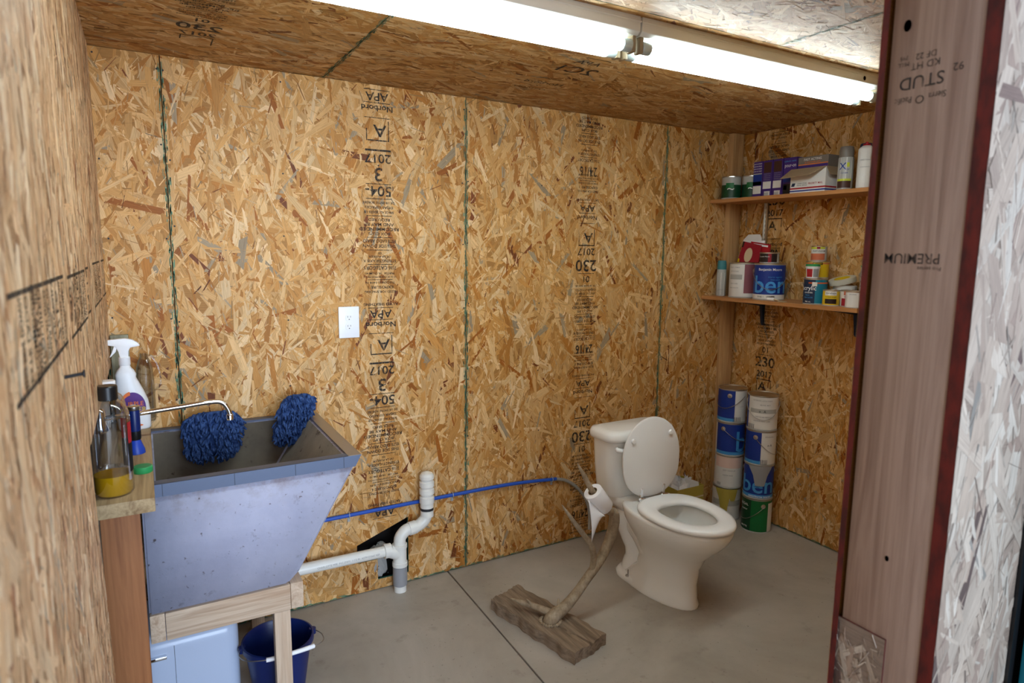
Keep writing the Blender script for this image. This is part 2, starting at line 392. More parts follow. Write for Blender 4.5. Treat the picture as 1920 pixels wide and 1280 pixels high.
def stamp(u, ztop, flip, kind, w=.118):
    """printed column hanging from ztop (unflipped: reads upright downwards)"""
    A = [('SIZED FOR SPACING', .0105, .012), ('EXPOSURE 1', .013, .032), ('THICKNESS 0.418 IN', .010, .052), '-.064', ('1S 2-10 CONSTRUCTION', .008, .076), ('PRP-108   HUD-UM-40', .009, .092),
         ('7/16 CATEGORY', .0165, .116), '-.130', ('STRENGTH AXIS A', .0125, .146), ('DE LA FUERZA', .009, .164), ('EJE', .009, .178), '-.192', ('THIS SIDE DOWN', .0145, .210), ('ESTE LADO ABAJO', .0140, .231), '-.246',
         ('BOX CLIPS', .0125, .262), ('RECOMMENDED', .0145, .282), ('AND MAY BE', .0135, .302), ('REQUIRED', .0125, .322), '-.338', ('SPACE ALL EDGES 1/8', .010, .354), ('DEJAR ESPACIO', .011, .374), ('DE 1/8 ENTRE BORDES', .010, .394), '-.410']
    if kind == 1: A += [('504-', .045, .444), '-.472', ('3', .060, .515), ('2017', .040, .580), '=.612', 'box', '-.745', ('Norbord', .024, .785), '-.806', ('APA', .036, .832), '-.858', ('RATED SHEATHING', .0125, .874)]
    else: A = A[:6]+[('24/16', .050, .112)]+[(a[0], a[1], a[2]+.05) if isinstance(a, tuple) else a[0]+'%.3f' % (float(a[1:])+.05) for a in A[6:-1]]+[('01', .034, .480), '-.508', ('230', .062, .552), ('2017', .038, .622), '-.652', 'box', '-.765', ('Norbord', .021, .795), '-.816', ('APA', .034, .842), '-.868', ('RATED SHEATHING', .011, .884)]
    out = []; s = -1 if flip else 1; rot = 180 if flip else 0
    for a in A:
        if a == 'box':
            for q in (('#', -.05, .05, .62+.03, .655), ('#', -.05, -.046, .655, .735), ('#', .046, .05, .655, .70)):
                out.append(('#', u+min(s*q[1], s*q[2]), u+max(s*q[1], s*q[2]), ztop-(q[4] if not flip else -q[3]), ztop-(q[3] if not flip else -q[4])))
            out.append(('A', .07, u-s*.01, ztop-s*.695, rot, .01, 1.2))
        elif isinstance(a, str):
            z = ztop-s*float(a[1:]); t = .0014 if a[0] == '-' else .004
            out.append(('#', u-w*.48, u+w*.48, z-t, z+t))
        else:
            n_ = len(a[0]); width = n_*a[1]*.56; sx = min(1.25, w*.95/width) if n_ > 4 else 1.1
            out.append((a[0], a[1]*1.32, u, ztop-s*a[2], rot, .022 if n_ > 5 else .014, sx))
    return out
def keep(items, z0, z1):
    def zz(i): return (i[3], i[4]) if i[0] == '#' else (i[3]-i[1]*.4, i[3]+i[1]*.4)
    return [i for i in items if zz(i)[0] > z0 and zz(i)[1] < z1]
it = []
for zt in (1.372-.0, .455, -.46+0): it += stamp(1.022, zt, True, 1)
it = [i for i in it if not ((i[3] if i[0] != '#' else i[3]) < .34 and True)]
ink(pb[1], keep(it, .33, H-.01), fr_back)
it = []
for zt in (1.86, .945, .03): it += stamp(2.128, zt, True, 2, .108)
ink(pb[2], keep(it, .02, H-.01), fr_back)

def nails(panel, us, vs, frame):
    mb = MB()
    for u in us:
        for v in vs:
            a, b = u+rng.normal(0, .004), v+rng.normal(0, .02); r = .0034
            mb.add([frame(a+r*math.cos(t_), b+r*math.sin(t_), .0018) for t_ in np.linspace(0, 2*math.pi, 9)[:-1]], [tuple(range(8))])
    mb.obj('nail_heads', 'slot_dark', panel)
for i, p_ in enumerate(pb):
    us = [xs[i]+.013, xs[i+1]-.014]+([(xs[i]+xs[i+1])/2-.2, (xs[i]+xs[i+1])/2+.2] if i in (1, 2) else [])
    nails(p_, us, [.08, .4, .68, .98, 1.3, 1.6, 1.9, 2.2], fr_back)

# ---- left wall with the rough cut-out beside the sink
wall_left = struct(MB().box(-.12, -.10, -3.4, .11, 0, H+.1).obj('wall_left', 'dark_gap'))
pl = [osb_panel('osb_panel', [[(.86, .0), (1.995, 0), (1.995, 1.15), (1.19, 1.15)], rect(.0, 1.995, 1.15, H-.002)], fr_left, wall_left, 'osb_left', 84, 20, seed=20, edge='dark_gap')]
pl.append(osb_panel('osb_panel', [rect(1.998, 3.4, 0, H-.002)], fr_left, wall_left, 'osb_left', 84, 22, seed=21, edge='dark_gap'))
MB().box(-.10, -.012, -.10, -.062, 0, 1.13).obj('stud', 'pine_z', wall_left)
MB().box(-.10, -.012, -3.4, 0, 1.16, 1.2).obj('stud', 'pine_y', wall_left)
it = []
for u0, u1, zt, zb in ((1.97, 1.44, 1.517, 1.408), (1.37, .96, 1.512, 1.404), (.93, .84, 1.515, 1.41), (.66, .30, 1.520, 1.404), (.22, .02, 1.52, 1.404)):
    it += [('#', u1, u0, zt-.003, zt+.003), ('#', u1, u0, zb-.003, zb+.003)]
for k, (s_, u) in enumerate([('THIS SIDE DOWN', 1.90), ('ESTE LADO', 1.86), ('RECOMMENDED', 1.81), ('AND MAY BE', 1.78), ('REQUIRED', 1.75), ('SPACE ALL EDGES', 1.70), ('DEJAR ESPACIO', 1.67), ('CATEGORY', 1.61), ('7/16', 1.56), ('STRENGTH AXIS', 1.51), ('EXPOSURE 1', 1.47),
                           ('230', 1.34), ('APA', 1.27), ('NORBORD', 1.22), ('RATED', 1.18), ('THIS SIDE DOWN', 1.13), ('ESTE LADO', 1.10), ('SPACE ALL', 1.06), ('BOX CLIPS', 1.03), ('REQUIRED', .99), ('24/16', .9),
                           ('CATEGORY', .62), ('RECOMMENDED', .58), ('AND MAY BE', .54), ('THIS SIDE', .50), ('STRENGTH', .46), ('EXPOSURE', .42), ('SIZED FOR', .38), ('2017', .34), ('APA', .17), ('NORBORD', .10)]):
    it.append((s_, .034 if len(s_) > 5 else .05, u, 1.462, 90, .004, min(1, 5.2/len(s_)) if len(s_) > 5 else .9))
ink(pl[0], it, fr_left)
# scrape on the wall (bare torn fibres)
MB().add([fr_left(1.07, 1.99, .003), fr_left(1.075, 1.99, .004), fr_left(1.062, 1.84, .004), fr_left(1.055, 1.85, .003)], [(0, 1, 2, 3)]).obj('torn_fibre', 'lab_white', pl[0])
o = MB().tube([(0.0, -1.535, 1.362), (.012, -1.535, 1.364), (.026, -1.535, 1.366)], .0028, 8).lathe([(.0028, 0), (.006, .002), (.006, .004)], 10, (0, 0, 0)).obj('screw', 'slot_dark')
o.data.transform(Matrix.Identity(4)); tag(o, 'dark screw sticking out of the left chipboard wall below the printed band', 'screw')
bm = bmesh.new(); bm.from_mesh(o.data)
for v in bm.verts:
    if v.co.y > -1: v.co = Vector((v.co.z+.024, -1.535+v.co.y, 1.366+v.co.x))
bm.to_mesh(o.data); bm.free()

# ---- right wall
wall_right = struct(MB().box(W+.09, W+.11, -2.2, .11, 0, H+.1).obj('wall_right', 'dark_gap'))
pr = [osb_panel('osb_panel', [rect(-1.22, .011, .004, H-.002)], fr_right, wall_right, 'osb', 90, 30, seed=30, border='v'),
      osb_panel('osb_panel', [rect(-2.19, -1.223, .004, H-.002)], fr_right, wall_right, 'osb', 90, 30, seed=31, border='v')]
it = []
for zt in (1.86+.552, 1.49+.0, .57): it += stamp(-.268, zt, False, 2, .108)
# upright column: reads left to right for someone facing the wall (towards decreasing y)
fr_right_m = lambda u, v, h: fr_right(-.536-u, v, h)
ink(pr[0], keep(it, .05, H-.01), fr_right_m)

# ---- ceiling
ceiling = struct(MB().box(-.12, W+.12, -2.26, .12, H+.10, H+.12).obj('ceiling', 'dark_gap'))
pc = [osb_panel('osb_panel', [rect(-.012, .7985, -1.2185, .011)], fr_ceil, ceiling, 'osb_ceiling', 8, 24, seed=40, border='u'),
      osb_panel('osb_panel', [rect(.8015, W+.012, -1.2185, .011)], fr_ceil, ceiling, 'osb_ceiling', 8, 24, seed=41, border='u'),
      osb_panel('osb_panel', [rect(-.012, 2.0035, -2.26, -1.2215)], fr_ceil, ceiling, 'osb_ceiling_pale', 12, 30, seed=42, border='u'),
      osb_panel('osb_panel', [rect(2.0065, W+.012, -2.26, -1.2215)], fr_ceil, ceiling, 'osb_ceiling_pale', 12, 30, seed=43, border='u')]
def stamp_c(u, v, flip): return [(a[0], a[1], u+(a[2]-0), v+a[3], a[4], a[5], a[6]) if a[0] != '#' else ('#', u+a[1], u+a[2], v+a[3], v+a[4]) for a in stamp(0, 0, flip, 2)]
ink(pc[0], [i for i in stamp_c(.32, -.95, True) if (i[3] if i[0] == '#' else i[3]) < -.28], fr_ceil)
ink(pc[1], [('2C1', .11, 1.60, -.62, 180, .004), ('APA', .06, 1.59, -.72, 180), ('Norbord', .05, 1.60, -.40, 180), ('CATEGORY', .03, 1.59, -.30, 180), ('#', 1.54, 1.65, -.47, -.465), ('#', 1.54, 1.65, -.78, -.775)], fr_ceil)

# ---- front wall with the rough opening the camera looks through
wall_front = struct(MB().box(1.242, W+.11, YI-.013, YO+.013, 0, H+.1).obj('wall_front', 'dark_gap'))
trim_1 = struct(MB().box(XJ, XJ+.04, YO+.0228, YI-.0115, 0, 2.05).obj('trim_1', 'jamb_pine', bevel=.003))
def fr_fin(u, v, h): return (u, YI+h, v)
def fr_fout(u, v, h): return (u, YO-h, v)
# inner sheet (cut edge painted red, the lower part green) and outer sheet
pf = osb_panel('osb_panel', [rect(XJ-.010, W, .766, H-.002)], fr_fin, wall_front, 'osb', 90, 30, seed=50, edge='red_edge')
osb_panel('osb_panel', [rect(XJ-.004, W, .004, .763)], fr_fin, wall_front, 'osb', 90, 30, seed=51, edge='darkgreen_edge')
osb_panel('osb_panel', [rect(XJ-.0015, 1.455, 0, 2.4)], fr_fout, wall_front, 'osb_pale', 86, 24, cover=4.2, seed=52, edge='red_edge', thick=.0224, size=1.35)
MB().box(1.457, 1.474, YO-.006, YO+.02, 0, 2.4).obj('sheet_edge', 'black_plastic', wall_front)
# header over the opening
struct(MB().box(-.1, W+.11, YO+.0115, YI-.0115, 2.05, H+.1).obj('trim_2', 'pine_x'))
# lumber stamps on the jamb, upside down; jamb faces -x, seen with far edge on the left
def fr_jamb(u, v, h): return (XJ-h, u, v)
items = [('STUD', .0275, -2.146, 1.838, 180, .004, 1.0), ('92', .016, -2.199, 1.848, 180), ('KD HT', .015, -2.150, 1.862, 180), ('DF 22', .013, -2.150, 1.876, 180), ('MILL', .009, -2.116, 1.868, 180), ('795', .009, -2.116, 1.878, 180),
         ('Sierra', .014, -2.172, 1.812, 180, 0, .8), ('O', .018, -2.146, 1.810, 180), ('Pacific', .014, -2.120, 1.812, 180, 0, .8), ('PREMIUM', .0235, -2.156, 1.561, 180, .003, .92), ('Pro series', .009, -2.185, 1.545, 180)]
ink(trim_1, [(i[0], i[1], -i[2]*1.0, i[3], i[4])+tuple(i[5:]) for i in items], lambda u, v, h: fr_jamb(-u, v, .0006))
bmk = MB().lathe([(.0001, 0), (.006, 0)], 20).mesh('knot', 'lab_dark')
for (y, z, s, mm) in ((-2.117, 1.927, 1.0, 'lab_brown'), (-2.163, 1.049, .55, 'lab_black')):
    m_ = bmk.copy(); m_.materials[0] = MATS[mm]; k = link('knot', m_, trim_1, (XJ-.0007, y, z)); k.rotation_euler = (0, -math.pi/2, 0); k.scale = (1.5*s, s, 1)
osb_panel('osb_patch', [rect(-YO-.078-.0, -YI+.0, .5, .905)], lambda u, v, h: (XJ-.004-h, -u, v), trim_1, 'osb_pale', 90, 40, seed=60, edge='red_edge', thick=.004, size=.5)
tl = MB().box(1.478, 2.2, YO-.45, YO-.012, 0, 1.3).obj('tool_cabinet', 'teal_paint', bevel=.01)
tag(tl, 'teal painted cabinet side at the right edge beside the doorway', 'cabinet')

# ---- stud in the back right corner
cs = struct(MB().box(3.125, 3.214, -.039, -.0015, 0, H-.003).obj('trim_3', 'stud_pine', bevel=.003))

# ================================================================== fluorescent lights
def strip_light(x0, x1, label):
    t = thing('strip_light', label, 'light fixture', (x0, -1.125, H), group='fluorescent strip lights end to end on the ceiling')
    L = x1-x0
    MB().prism([(-.064, -.0005), (.064, -.0005), (.064, -.042), (.052, -.052), (-.052, -.052), (-.064, -.042)], .002, L-.002, 'yz').obj('housing', 'fixture_white', t, bevel=.002)
    MB().prism([(-.0645, -.012), (-.0665, -.014), (-.0645, -.018)], .0, L, 'yz').obj('housing_lip', 'fixture_white', t)
    for y in (-.036, .036):
        for xe in (.012, L-.012):
            s = 1 if xe < .1 else -1
            MB().box(min(xe-.006*s, xe+.008*s), max(xe-.006*s, xe+.008*s), y-.015, y+.015, -.098, -.050).obj('lampholder', 'lampholder', t, bevel=.004)
        tb = MB().tube([(.022+.03, y, -.078), (L-.022-.03, y, -.078)], .0185, 20).obj('fluorescent_tube', 'tube_glow', t, smooth=True)
        for xa, xb in ((.020, .052), (L-.052, L-.020)):
            MB().tube([(xa, y, -.078), (xa+.003, y, -.078), (xb, y, -.078)], [.016, .0185, .0185], 20).obj('tube_end_cap', 'tube_end', tb, smooth=True)
    return t
strip_light(.22, 1.438, 'fluorescent strip light with two tubes, nearer the left wall')
t = strip_light(1.441, 2.66, 'fluorescent strip light with two tubes, over the toilet side')
MB().lathe([(.0001, 0), (.008, 0)], 16).obj('knockout', 'slot_dark', t, loc=(1.09, -.0648, -.028)).rotation_euler = (math.pi/2, 0, 0)

# ================================================================== outlet
t = thing('wall_outlet', 'white double socket plate on the chipboard wall above the sink', 'outlet', (.8785, -.0016, 1.2555))
MB().prism([(-.0445, -.0675), (.0445, -.0675), (.0445, .0675), (-.0445, .0675)], -.006, 0, 'xz').obj('plate', 'outlet_white', t, bevel=.003)
for z in (.0195, -.0195):
    r = MB().prism([(.0165*math.cos(a), z+max(-.0125, min(.0125, .0165*math.sin(a)))) for a in np.linspace(0, 2*math.pi, 25)[:-1]], -.0075, -.0055).obj('receptacle', 'outlet_white', t, bevel=.0005, seg=1)
    MB().box(-.0068, -.0052, -.0079, -.007, z+.001, z+.008).box(.0052, .0068, -.0079, -.007, z+.0015, z+.0075).lathe([(.0001, 0), (.0022, 0)], 10).obj('slot', 'slot_dark', r)
    q = r.children[0].data
    for v in q.vertices:
        if v.index >= 16: v.co = Vector((v.co.x, -.0079, z-.0065+v.co.y))

# ================================================================== sink, stand, plank
t = thing('utility_sink', 'grey concrete laundry tub with metal rim standing on a timber frame', 'sink', (.075, -.682, .487))
OUT = [(0, 0), (.395, 0), (.432, .035), (.641, .395), (0, .395)]; IN = [(.035, .06), (.38, .06), (.405, .085), (.600, .395), (.035, .395)]
YB = .660
mb = MB()
n = len(OUT)
of = [(x, 0, z) for x, z in OUT]; ob_ = [(x, YB, z) for x, z in OUT]; inf = [(x, .032, z) for x, z in IN]; inb = [(x, YB-.032, z) for x, z in IN]
mb.add(of+ob_, [tuple(range(n)), tuple(reversed(range(n, 2*n)))]+[(i, i+n, (i+1) % n+n, (i+1) % n) for i in range(n) if i != 3])
mb.cur = 1
mb.add(inf+inb, [tuple(reversed(range(n))), tuple(range(n, 2*n))]+[(i, (i+1) % n, (i+1) % n+n, i+n) for i in range(n) if i != 3])
k = len(mb.v); mb.cur = 0
mb.add([of[3], of[4], ob_[4], ob_[3], inf[3], inf[4], inb[4], inb[3]], [(0, 1, 5, 4), (1, 2, 6, 5), (2, 3, 7, 6), (3, 0, 4, 7)])
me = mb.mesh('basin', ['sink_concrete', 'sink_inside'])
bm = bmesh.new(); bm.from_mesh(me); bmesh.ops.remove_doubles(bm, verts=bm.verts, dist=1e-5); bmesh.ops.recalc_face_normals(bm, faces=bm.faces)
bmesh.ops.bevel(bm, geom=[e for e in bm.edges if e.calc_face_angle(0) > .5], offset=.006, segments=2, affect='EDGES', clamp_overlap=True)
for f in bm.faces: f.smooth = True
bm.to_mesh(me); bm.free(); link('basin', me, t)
zt = .397
for a in ((-.003, .644, -.004, .034), (-.003, .644, YB-.034, YB+.004)):
    b_ = MB().box(a[0], a[1], a[2], a[3], zt-.002, zt+.002); yy = -.005 if a[2] < .1 else YB+.001
    b_.prism([(a[0], zt-.036), (a[1]-.020, zt-.036), (a[1], zt+.002), (a[0], zt+.002)], yy, yy+.004, 'xz').obj('rim_band', 'rim_metal', t)
for x0, x1 in ((-.004, .034), (.602, .645)):
    MB().box(x0, x1, -.004, YB+.004, zt-.002, zt+.0025).obj('rim_band', 'dull_steel', t)
for x in (.055, .25, .43, .585):
    MB().box(x, x+.0012, -.0058, -.0045, zt-.035, zt+.0015).obj('rim_joint', 'slot_dark', t)
MB().lathe([(.0001, .003), (.03, .003), (.034, 0)], 20, (.2, .33, .06)).obj('drain', 'steel', t, smooth=True)

t = thing('sink_stand', 'pale timber frame of two-by-fours carrying the laundry tub', 'stand', (.075, -.682, 0))
MB().box(.041, .401, -.001, .037, .396, .483).obj('rail', 'pine_x', t, bevel=.003)
for x in (.0, .402):
    MB().box(x, x+.040, 0, .655, .396, .4845).obj('rail', 'pine_y', t, bevel=.003)
MB().box(.041, .401, .617, .655, .396, .483).obj('rail', 'pine_x', t, bevel=.003)
for x, y in ((.348, .001), (.348, .60), (.005, .60)):
    MB().box(x, x+.051, y, y+.038, 0, .3955).obj('leg', 'pine_z', t, bevel=.003)

o = MB().box(-.03, .111, -.915, -.012, .8905, .9285).obj('plank', 'plank_old', bevel=.003)
tag(o, 'rough wooden plank shelf along the left wall holding the cleaning bottles', 'plank')
o = MB().box(-.013, .075, -.900, -.862, 0, .890).obj('support_post', 'fir_brown', bevel=.003)
tag(o, 'reddish brown timber post under the bottle plank', 'post')
o = MB().box(.003, .06, -.035, -.0035, .929, 1.250).obj('grey_board', 'greyboard', bevel=.002)
tag(o, 'short grey weathered board upright in the corner behind the spray bottle', 'board')

# faucet
t = thing('faucet', 'long chrome swivel spout reaching over the laundry tub', 'faucet', (0, -.33, 1.0))
MB().tube(smoothp([(-.02, 0, .016), (.06, 0, .02), (.20, 0, .030), (.30, 0, .037), (.335, 0, .030), (.352, 0, .005), (.357, 0, -.014)], 6), .0085, 14).obj('spout', 'chrome', t, smooth=True)
MB().lathe([(.0085, -.035), (.0115, -.034), (.0115, -.016), (.0095, -.013)], 16, (.357, 0, 0)).obj('aerator', 'chrome', t, smooth=True)
MB().lathe([(.0001, 0), (.022, 0), (.024, .01), (.018, .03), (.018, .07), (.01, .08)], 20, (-.03, 0, -.03)).obj('valve_body', 'chrome', t, smooth=True)

# ---- bottles on the plank
def bottle(name, label, loc, prof, m, cap, capm, parts=(), rot=0, sy=1):
    t = thing(name, label, 'bottle', loc, rot)
    ins = [(max(r-.0018, .0001), z+(.002 if i == 0 else 0)) for i, (r, z) in enumerate(prof)]
    MB().lathe(prof, 32, cap=False, sy=sy).obj('bottle_body', m, t, smooth=True)
    c = MB().lathe(cap, 28).obj('cap', capm, t, smooth=True, auto=30)
    return t
P1 = [(.0001, 0), (.040, 0), (.046, .008), (.046, .198), (.0452, .212), (.042, .226), (.035, .239), (.0235, .248), (.0215, .262)]
t = bottle('clear_bottle', 'tall clear bottle with black cap and yellow liquid at the plank end', (.021, -.835, .929), P1, 'clear', [(.0001, .287), (.021, .287), (.0235, .284), (.0235, .252), (.022, .250)], 'black_plastic')
MB().lathe([(.0001, .003), (.038, .003), (.0435, .010), (.0435, .055), (.0001, .055)], 32).obj('liquid', 'yellow_liquid', t, smooth=True)
lb = MB(); a0 = rad(-35)
def patch(r, a0, a1, z0, z1, n=10):
    vs = [(r*math.cos(a0+(a1-a0)*i/n), r*math.sin(a0+(a1-a0)*i/n), z) for z in (z0, z1) for i in range(n+1)]
    return vs, [(i, i+1, n+2+i, n+1+i) for i in range(n)]
for nm, z0, z1, mm in (('label_red', .135, .19, 'lab_red'), ('label_black', .06, .135, 'lab_black')):
    MB().add(*patch(.0464, rad(-32), rad(60), z0, z1)).obj(nm, mm, t)
def wrap_text(parent, s, r, ang, z, size, m, bold=.004, sx=1, name='lettering', vert=False, c=(0, 0)):
    p, f = text2d(s, size, bold, sx)
    if vert: p = [(-y, x) for x, y in p]
    vs = [(c[0]+r*math.cos(ang+x/r), c[1]+r*math.sin(ang+x/r), z+y) for x, y in p]
    return MB().add(vs, f).obj(name, m, parent)
bottle('clear_bottle', 'empty clear bottle with a pale see-through cap behind the yellow one', (.012, -.60, .929), [(r*.9, z*.90) for r, z in P1], 'clear', [(.0001, .258), (.019, .258), (.020, .256), (.020, .228)], 'white_plastic')
t = thing('clear_jug', 'clear plastic jug with a looped handle behind the white spray bottle', 'jug', (.104, -.048, .929))
MB().lathe([(.0001, 0), (.026, 0), (.030, .01), (.030, .15), (.027, .20), (.02, .225), (.013, .24), (.013, .252)]+[(.011, .252), (.011, .24), (.018, .224), (.025, .199), (.028, .149), (.028, .012), (.0001, .003)], 24, cap=False).obj('bottle_body', 'clear', t, smooth=True)
MB().tube(smoothp([(.012, 0, .245), (.026, -.004, .240), (.044, -.006, .20), (.050, -.006, .14), (.028, -.004, .11)], 6), .003, 8).obj('handle', 'clear', t, smooth=True)

# white trigger spray bottle
t = thing('spray_bottle', 'white trigger spray bottle with a purple and orange label', 'bottle', (.062, -.152, .929), 0); t.scale = (1, 1, .925)
def srings(sec, n=28, pw=2.6):
    R_ = []
    for z, cx, hx, hy in sec:
        rr = []
        for i in range(n):
            a = 2*math.pi*i/n; c, s = math.cos(a), math.sin(a)
            rr.append((cx+hx*math.copysign(abs(c)**(2/pw), c), hy*math.copysign(abs(s)**(2/pw), s), z))
        R_.append(rr)
    return R_
MB().loft(srings([(0, .002, .046, .030), (.006, .002, .050, .034), (.06, .0, .053, .035), (.11, -.002, .050, .034), (.15, -.008, .043, .031), (.18, -.013, .036, .028), (.20, -.016, .031, .026), (.212, -.016, .033, .026), (.228, -.016, .026, .024), (.240, -.016, .017, .017), (.25, -.016, .015, .015)])).obj('bottle_body', 'white_plastic', t, smooth=True, auto=60)
MB().lathe([(.0165, .247), (.018, .25), (.018, .277), (.015, .28)], 20, (-.016, 0, 0)).obj('collar', 'white_plastic', t, smooth=True)
MB().prism([(-.066, .327), (-.066, .345), (-.056, .347), (-.010, .350), (.012, .344), (.028, .331), (.034, .320), (.028, .318), (.004, .314), (-.002, .300), (-.003, .279), (-.029, .279), (-.032, .30), (-.04, .321)], -.010, .010).obj('trigger_head', 'white_plastic', t, bevel=.003)
MB().prism([(-.044, .322), (-.034, .322), (-.040, .30), (-.056, .282), (-.060, .280), (-.052, .298)], -.006, .006).obj('trigger', 'white_plastic', t, bevel=.002)
lab = MB()
def fl(pts, y, nm, mm): return MB().prism(pts, y, y-.0006).obj(nm, mm, t)
def arc(cx, cz, rx, rz, a0, a1, n=14): return [(cx+rx*math.cos(rad(a0+(a1-a0)*i/n)), cz+rz*math.sin(rad(a0+(a1-a0)*i/n))) for i in range(n+1)]
fl([(-.04, .065), (.038, .065)]+arc(.0, .09, .040, .058, 0, 180), -.0352, 'label', 'lab_lilac')
fl(arc(.0, .10, .038, .052, 100, 175, 8)+arc(.0, .094, .034, .044, 175, 100, 8), -.0358, 'label_stripe', 'lab_flame')
p, f = text2d('PURPLE', .024, .012, .85); MB().add([(x-.001, -.0362, z+.103) for x, z in p], f).obj('lettering', 'lab_flame', t)
p, f = text2d('POWER', .026, .012, .9); MB().add([(x, -.0362, z+.080) for x, z in p], f).obj('lettering', 'lab_yellow', t)
fl(arc(.012, .02, .016, .004, 0, 360, 12)[:-1], -.0355, 'label_stripe', 'lab_flame')

t = thing('scrub_brush', 'dark blue gripped tool with silver top and flared blue base on the plank', 'brush', (.069, -.475, .929)); t.scale = (1.05, 1.05, .95)
MB().lathe([(.0001, 0), (.024, 0), (.023, .012), (.016, .034), (.0125, .045)], 24).obj('base', 'blue_plastic', t, smooth=True)
MB().lathe([(.013, .045), (.015, .05), (.0155, .075)], 20).obj('grip_ring', 'black_plastic', t, smooth=True)
MB().lathe([(.0145, .0752), (.0150, .08), (.0155, .14), (.0145, .1445)], 20).obj('grip', 'bucket_blue', t, smooth=True)
MB().lathe([(.0145, .145), (.016, .147), (.016, .157), (.008, .161), (.0001, .161)], 20).obj('top_cap', 'steel', t, smooth=True)
o = MB().lathe([(.0001, 0), (.024, 0), (.025, .002), (.025, .016), (.023, .018), (.0001, .018)], 32, (.086, -.682, .929)).obj('green_cap', 'green_plastic', smooth=True, auto=30)
tag(o, 'round green screw lid lying on the plank beside the tub', 'lid')

# ---- blue chenille mitts over the back rim
def mitt(label, x0, x1, zt, zb, yc, seed, lean=0):
    t = thing('wash_mitt', label, 'mitt', ((x0+x1)/2, yc, zt), group='blue chenille wash mitts over the tub rim')
    R_ = np.random.default_rng(seed); hx = (x1-x0)/2; hz = (zt-zb)/2
    def surf(a, b):   # a angle round x-z outline, b 0..1 centre to edge
        c, s = math.cos(a), math.sin(a); e = 2/3.2
        x = hx*math.copysign(abs(c)**e, c)*math.sin(b*math.pi/2); z = hz*math.copysign(abs(s)**e, s)*math.sin(b*math.pi/2)
        x *= .86+.14*(z/hz)*.8+.0
        y = -.028*math.cos(b*math.pi/2)
        return Vector((x+lean*z, y, z-hz))
    rings = []
    for b in np.linspace(.02, 1, 8): rings.append([tuple(surf(2*math.pi*i/24, b)) for i in range(24)])
    for b in np.linspace(.98, .02, 7):
        rings.append([(p[0], -p[1], p[2]) for p in [tuple(surf(2*math.pi*i/24, b)) for i in range(24)]])
    MB().loft(rings).obj('mitt_body', 'chenille', t, smooth=True)
    mb = MB()
    for k in range(460):
        a = R_.uniform(0, 2*math.pi); b = math.sqrt(R_.uniform(0, 1))
        p = surf(a, b); n = Vector((p.x*.9/hx*.5, -.8, (p.z+hz)/hz*.35)).normalized()
        if b > .8 and R_.random() < .3: p.y = -p.y*.4
        d = (n*.55+Vector((R_.normal(0, .35), R_.normal(0, .2)-.1, -.75+R_.normal(0, .25)))).normalized()
        L = R_.uniform(.020, .032); r = R_.uniform(.0036, .0052)
        q1 = p+n*.004+d*L*.5+n*.003; q2 = p+d*L+Vector((0, 0, -.003))
        mb.tube([p, q1, q2, q2+d*.003], [r*.8, r, r*.85, r*.2], 5)
    o = mb.obj('chenille_pile', 'chenille', t, smooth=True, auto=80); o['kind'] = 'stuff'
mitt('blue chenille wash mitt hanging on the tub rim beside the chrome spout', .205, .425, .948, .775, -.095, 3, .06)
mitt('blue chenille wash mitt hanging on the tub rim in the far corner', .545, .680, .982, .800, -.092, 4, .30)

# ---- under the sink
t = thing('appliance', 'white rounded appliance casing on the floor under the laundry tub', 'appliance', (.165, -.33, 0))
MB().box(-.16, .170, -.17, .15, .002, .305).obj('casing', 'appliance_white', t, bevel=.055, seg=6)
MB().box(-.030, -.0288, -.1706, -.168, .03, .27).obj('panel_seam', 'slot_dark', t)
MB().box(-.12, -.052, -.182, -.171, .236, .247).obj('handle', 'chrome', t, bevel=.003)
t = thing('bucket', 'blue plastic pail with wire handle and white grip behind the stand leg', 'bucket', (.460, -.495, 0))
MB().lathe([(.0001, .001), (.086, .001), (.112, .180), (.122, .181), (.122, .199), (.116, .201), (.110, .190), (.084, .008), (.0001, .008)], 40, cap=False).obj('pail', 'bucket_blue', t, smooth=True, auto=35)
MB().lathe([(.0001, .06), (.0915, .06)], 32).obj('dark_disc', 'dark_disc', t)  # near-black disc set low in the pail, darkens its inside
hp = smoothp([(.124, .0, .192), (.142, -.05, .196), (.132, -.105, .203), (.085, -.132, .209), (.01, -.138, .210), (-.06, -.134, .209), (-.115, -.10, .203), (-.135, -.05, .197), (-.124, .0, .192)], 5)
MB().tube(hp, .0018, 6).obj('handle', 'dull_steel', t, smooth=True)
MB().tube(hp[14:26], .0075, 12).obj('grip', 'white_plastic', t, smooth=True)
for a in (.0, math.pi): MB().lathe([(.0001, -.01), (.012, -.01), (.012, .01), (.0001, .01)], 12, (.120*math.cos(a), .120*math.sin(a), .188)).obj('ear', 'bucket_blue', t, smooth=True)

# ================================================================== plumbing
t = thing('drain_pipe', 'white plastic drain with vent valve, tee and grey stub by the back wall', 'pipe', (1.072, -.058, 0))
MB().tube([(0, 0, 0), (0, 0, .035)], .0285, 24).obj('floor_stub', 'pvc', t, smooth=True)
MB().lathe([(.030, .03), (.0325, .032), (.0335, .075), (.0325, .12), (.030, .122)], 28).obj('grey_coupling', 'pvc_grey', t, smooth=True)
MB().lathe([(.0285, .122), (.035, .124), (.035, .142), (.031, .145), (.031, .21), (.034, .212), (.034, .228), (.0285, .23)], 28).tube(smoothp([(0, 0, .18), (-.03, 0, .195), (-.05, 0, .205)], 4), .030, 20).obj('tee', 'pvc', t, smooth=True, auto=35)
MB().tube(smoothp([(0, 0, .228), (.004, 0, .26), (.03, 0, .287), (.06, 0, .292), (.09, 0, .297), (.122, 0, .318), (.134, 0, .345)], 5), .0275, 20).obj('elbow', 'pvc', t, smooth=True)
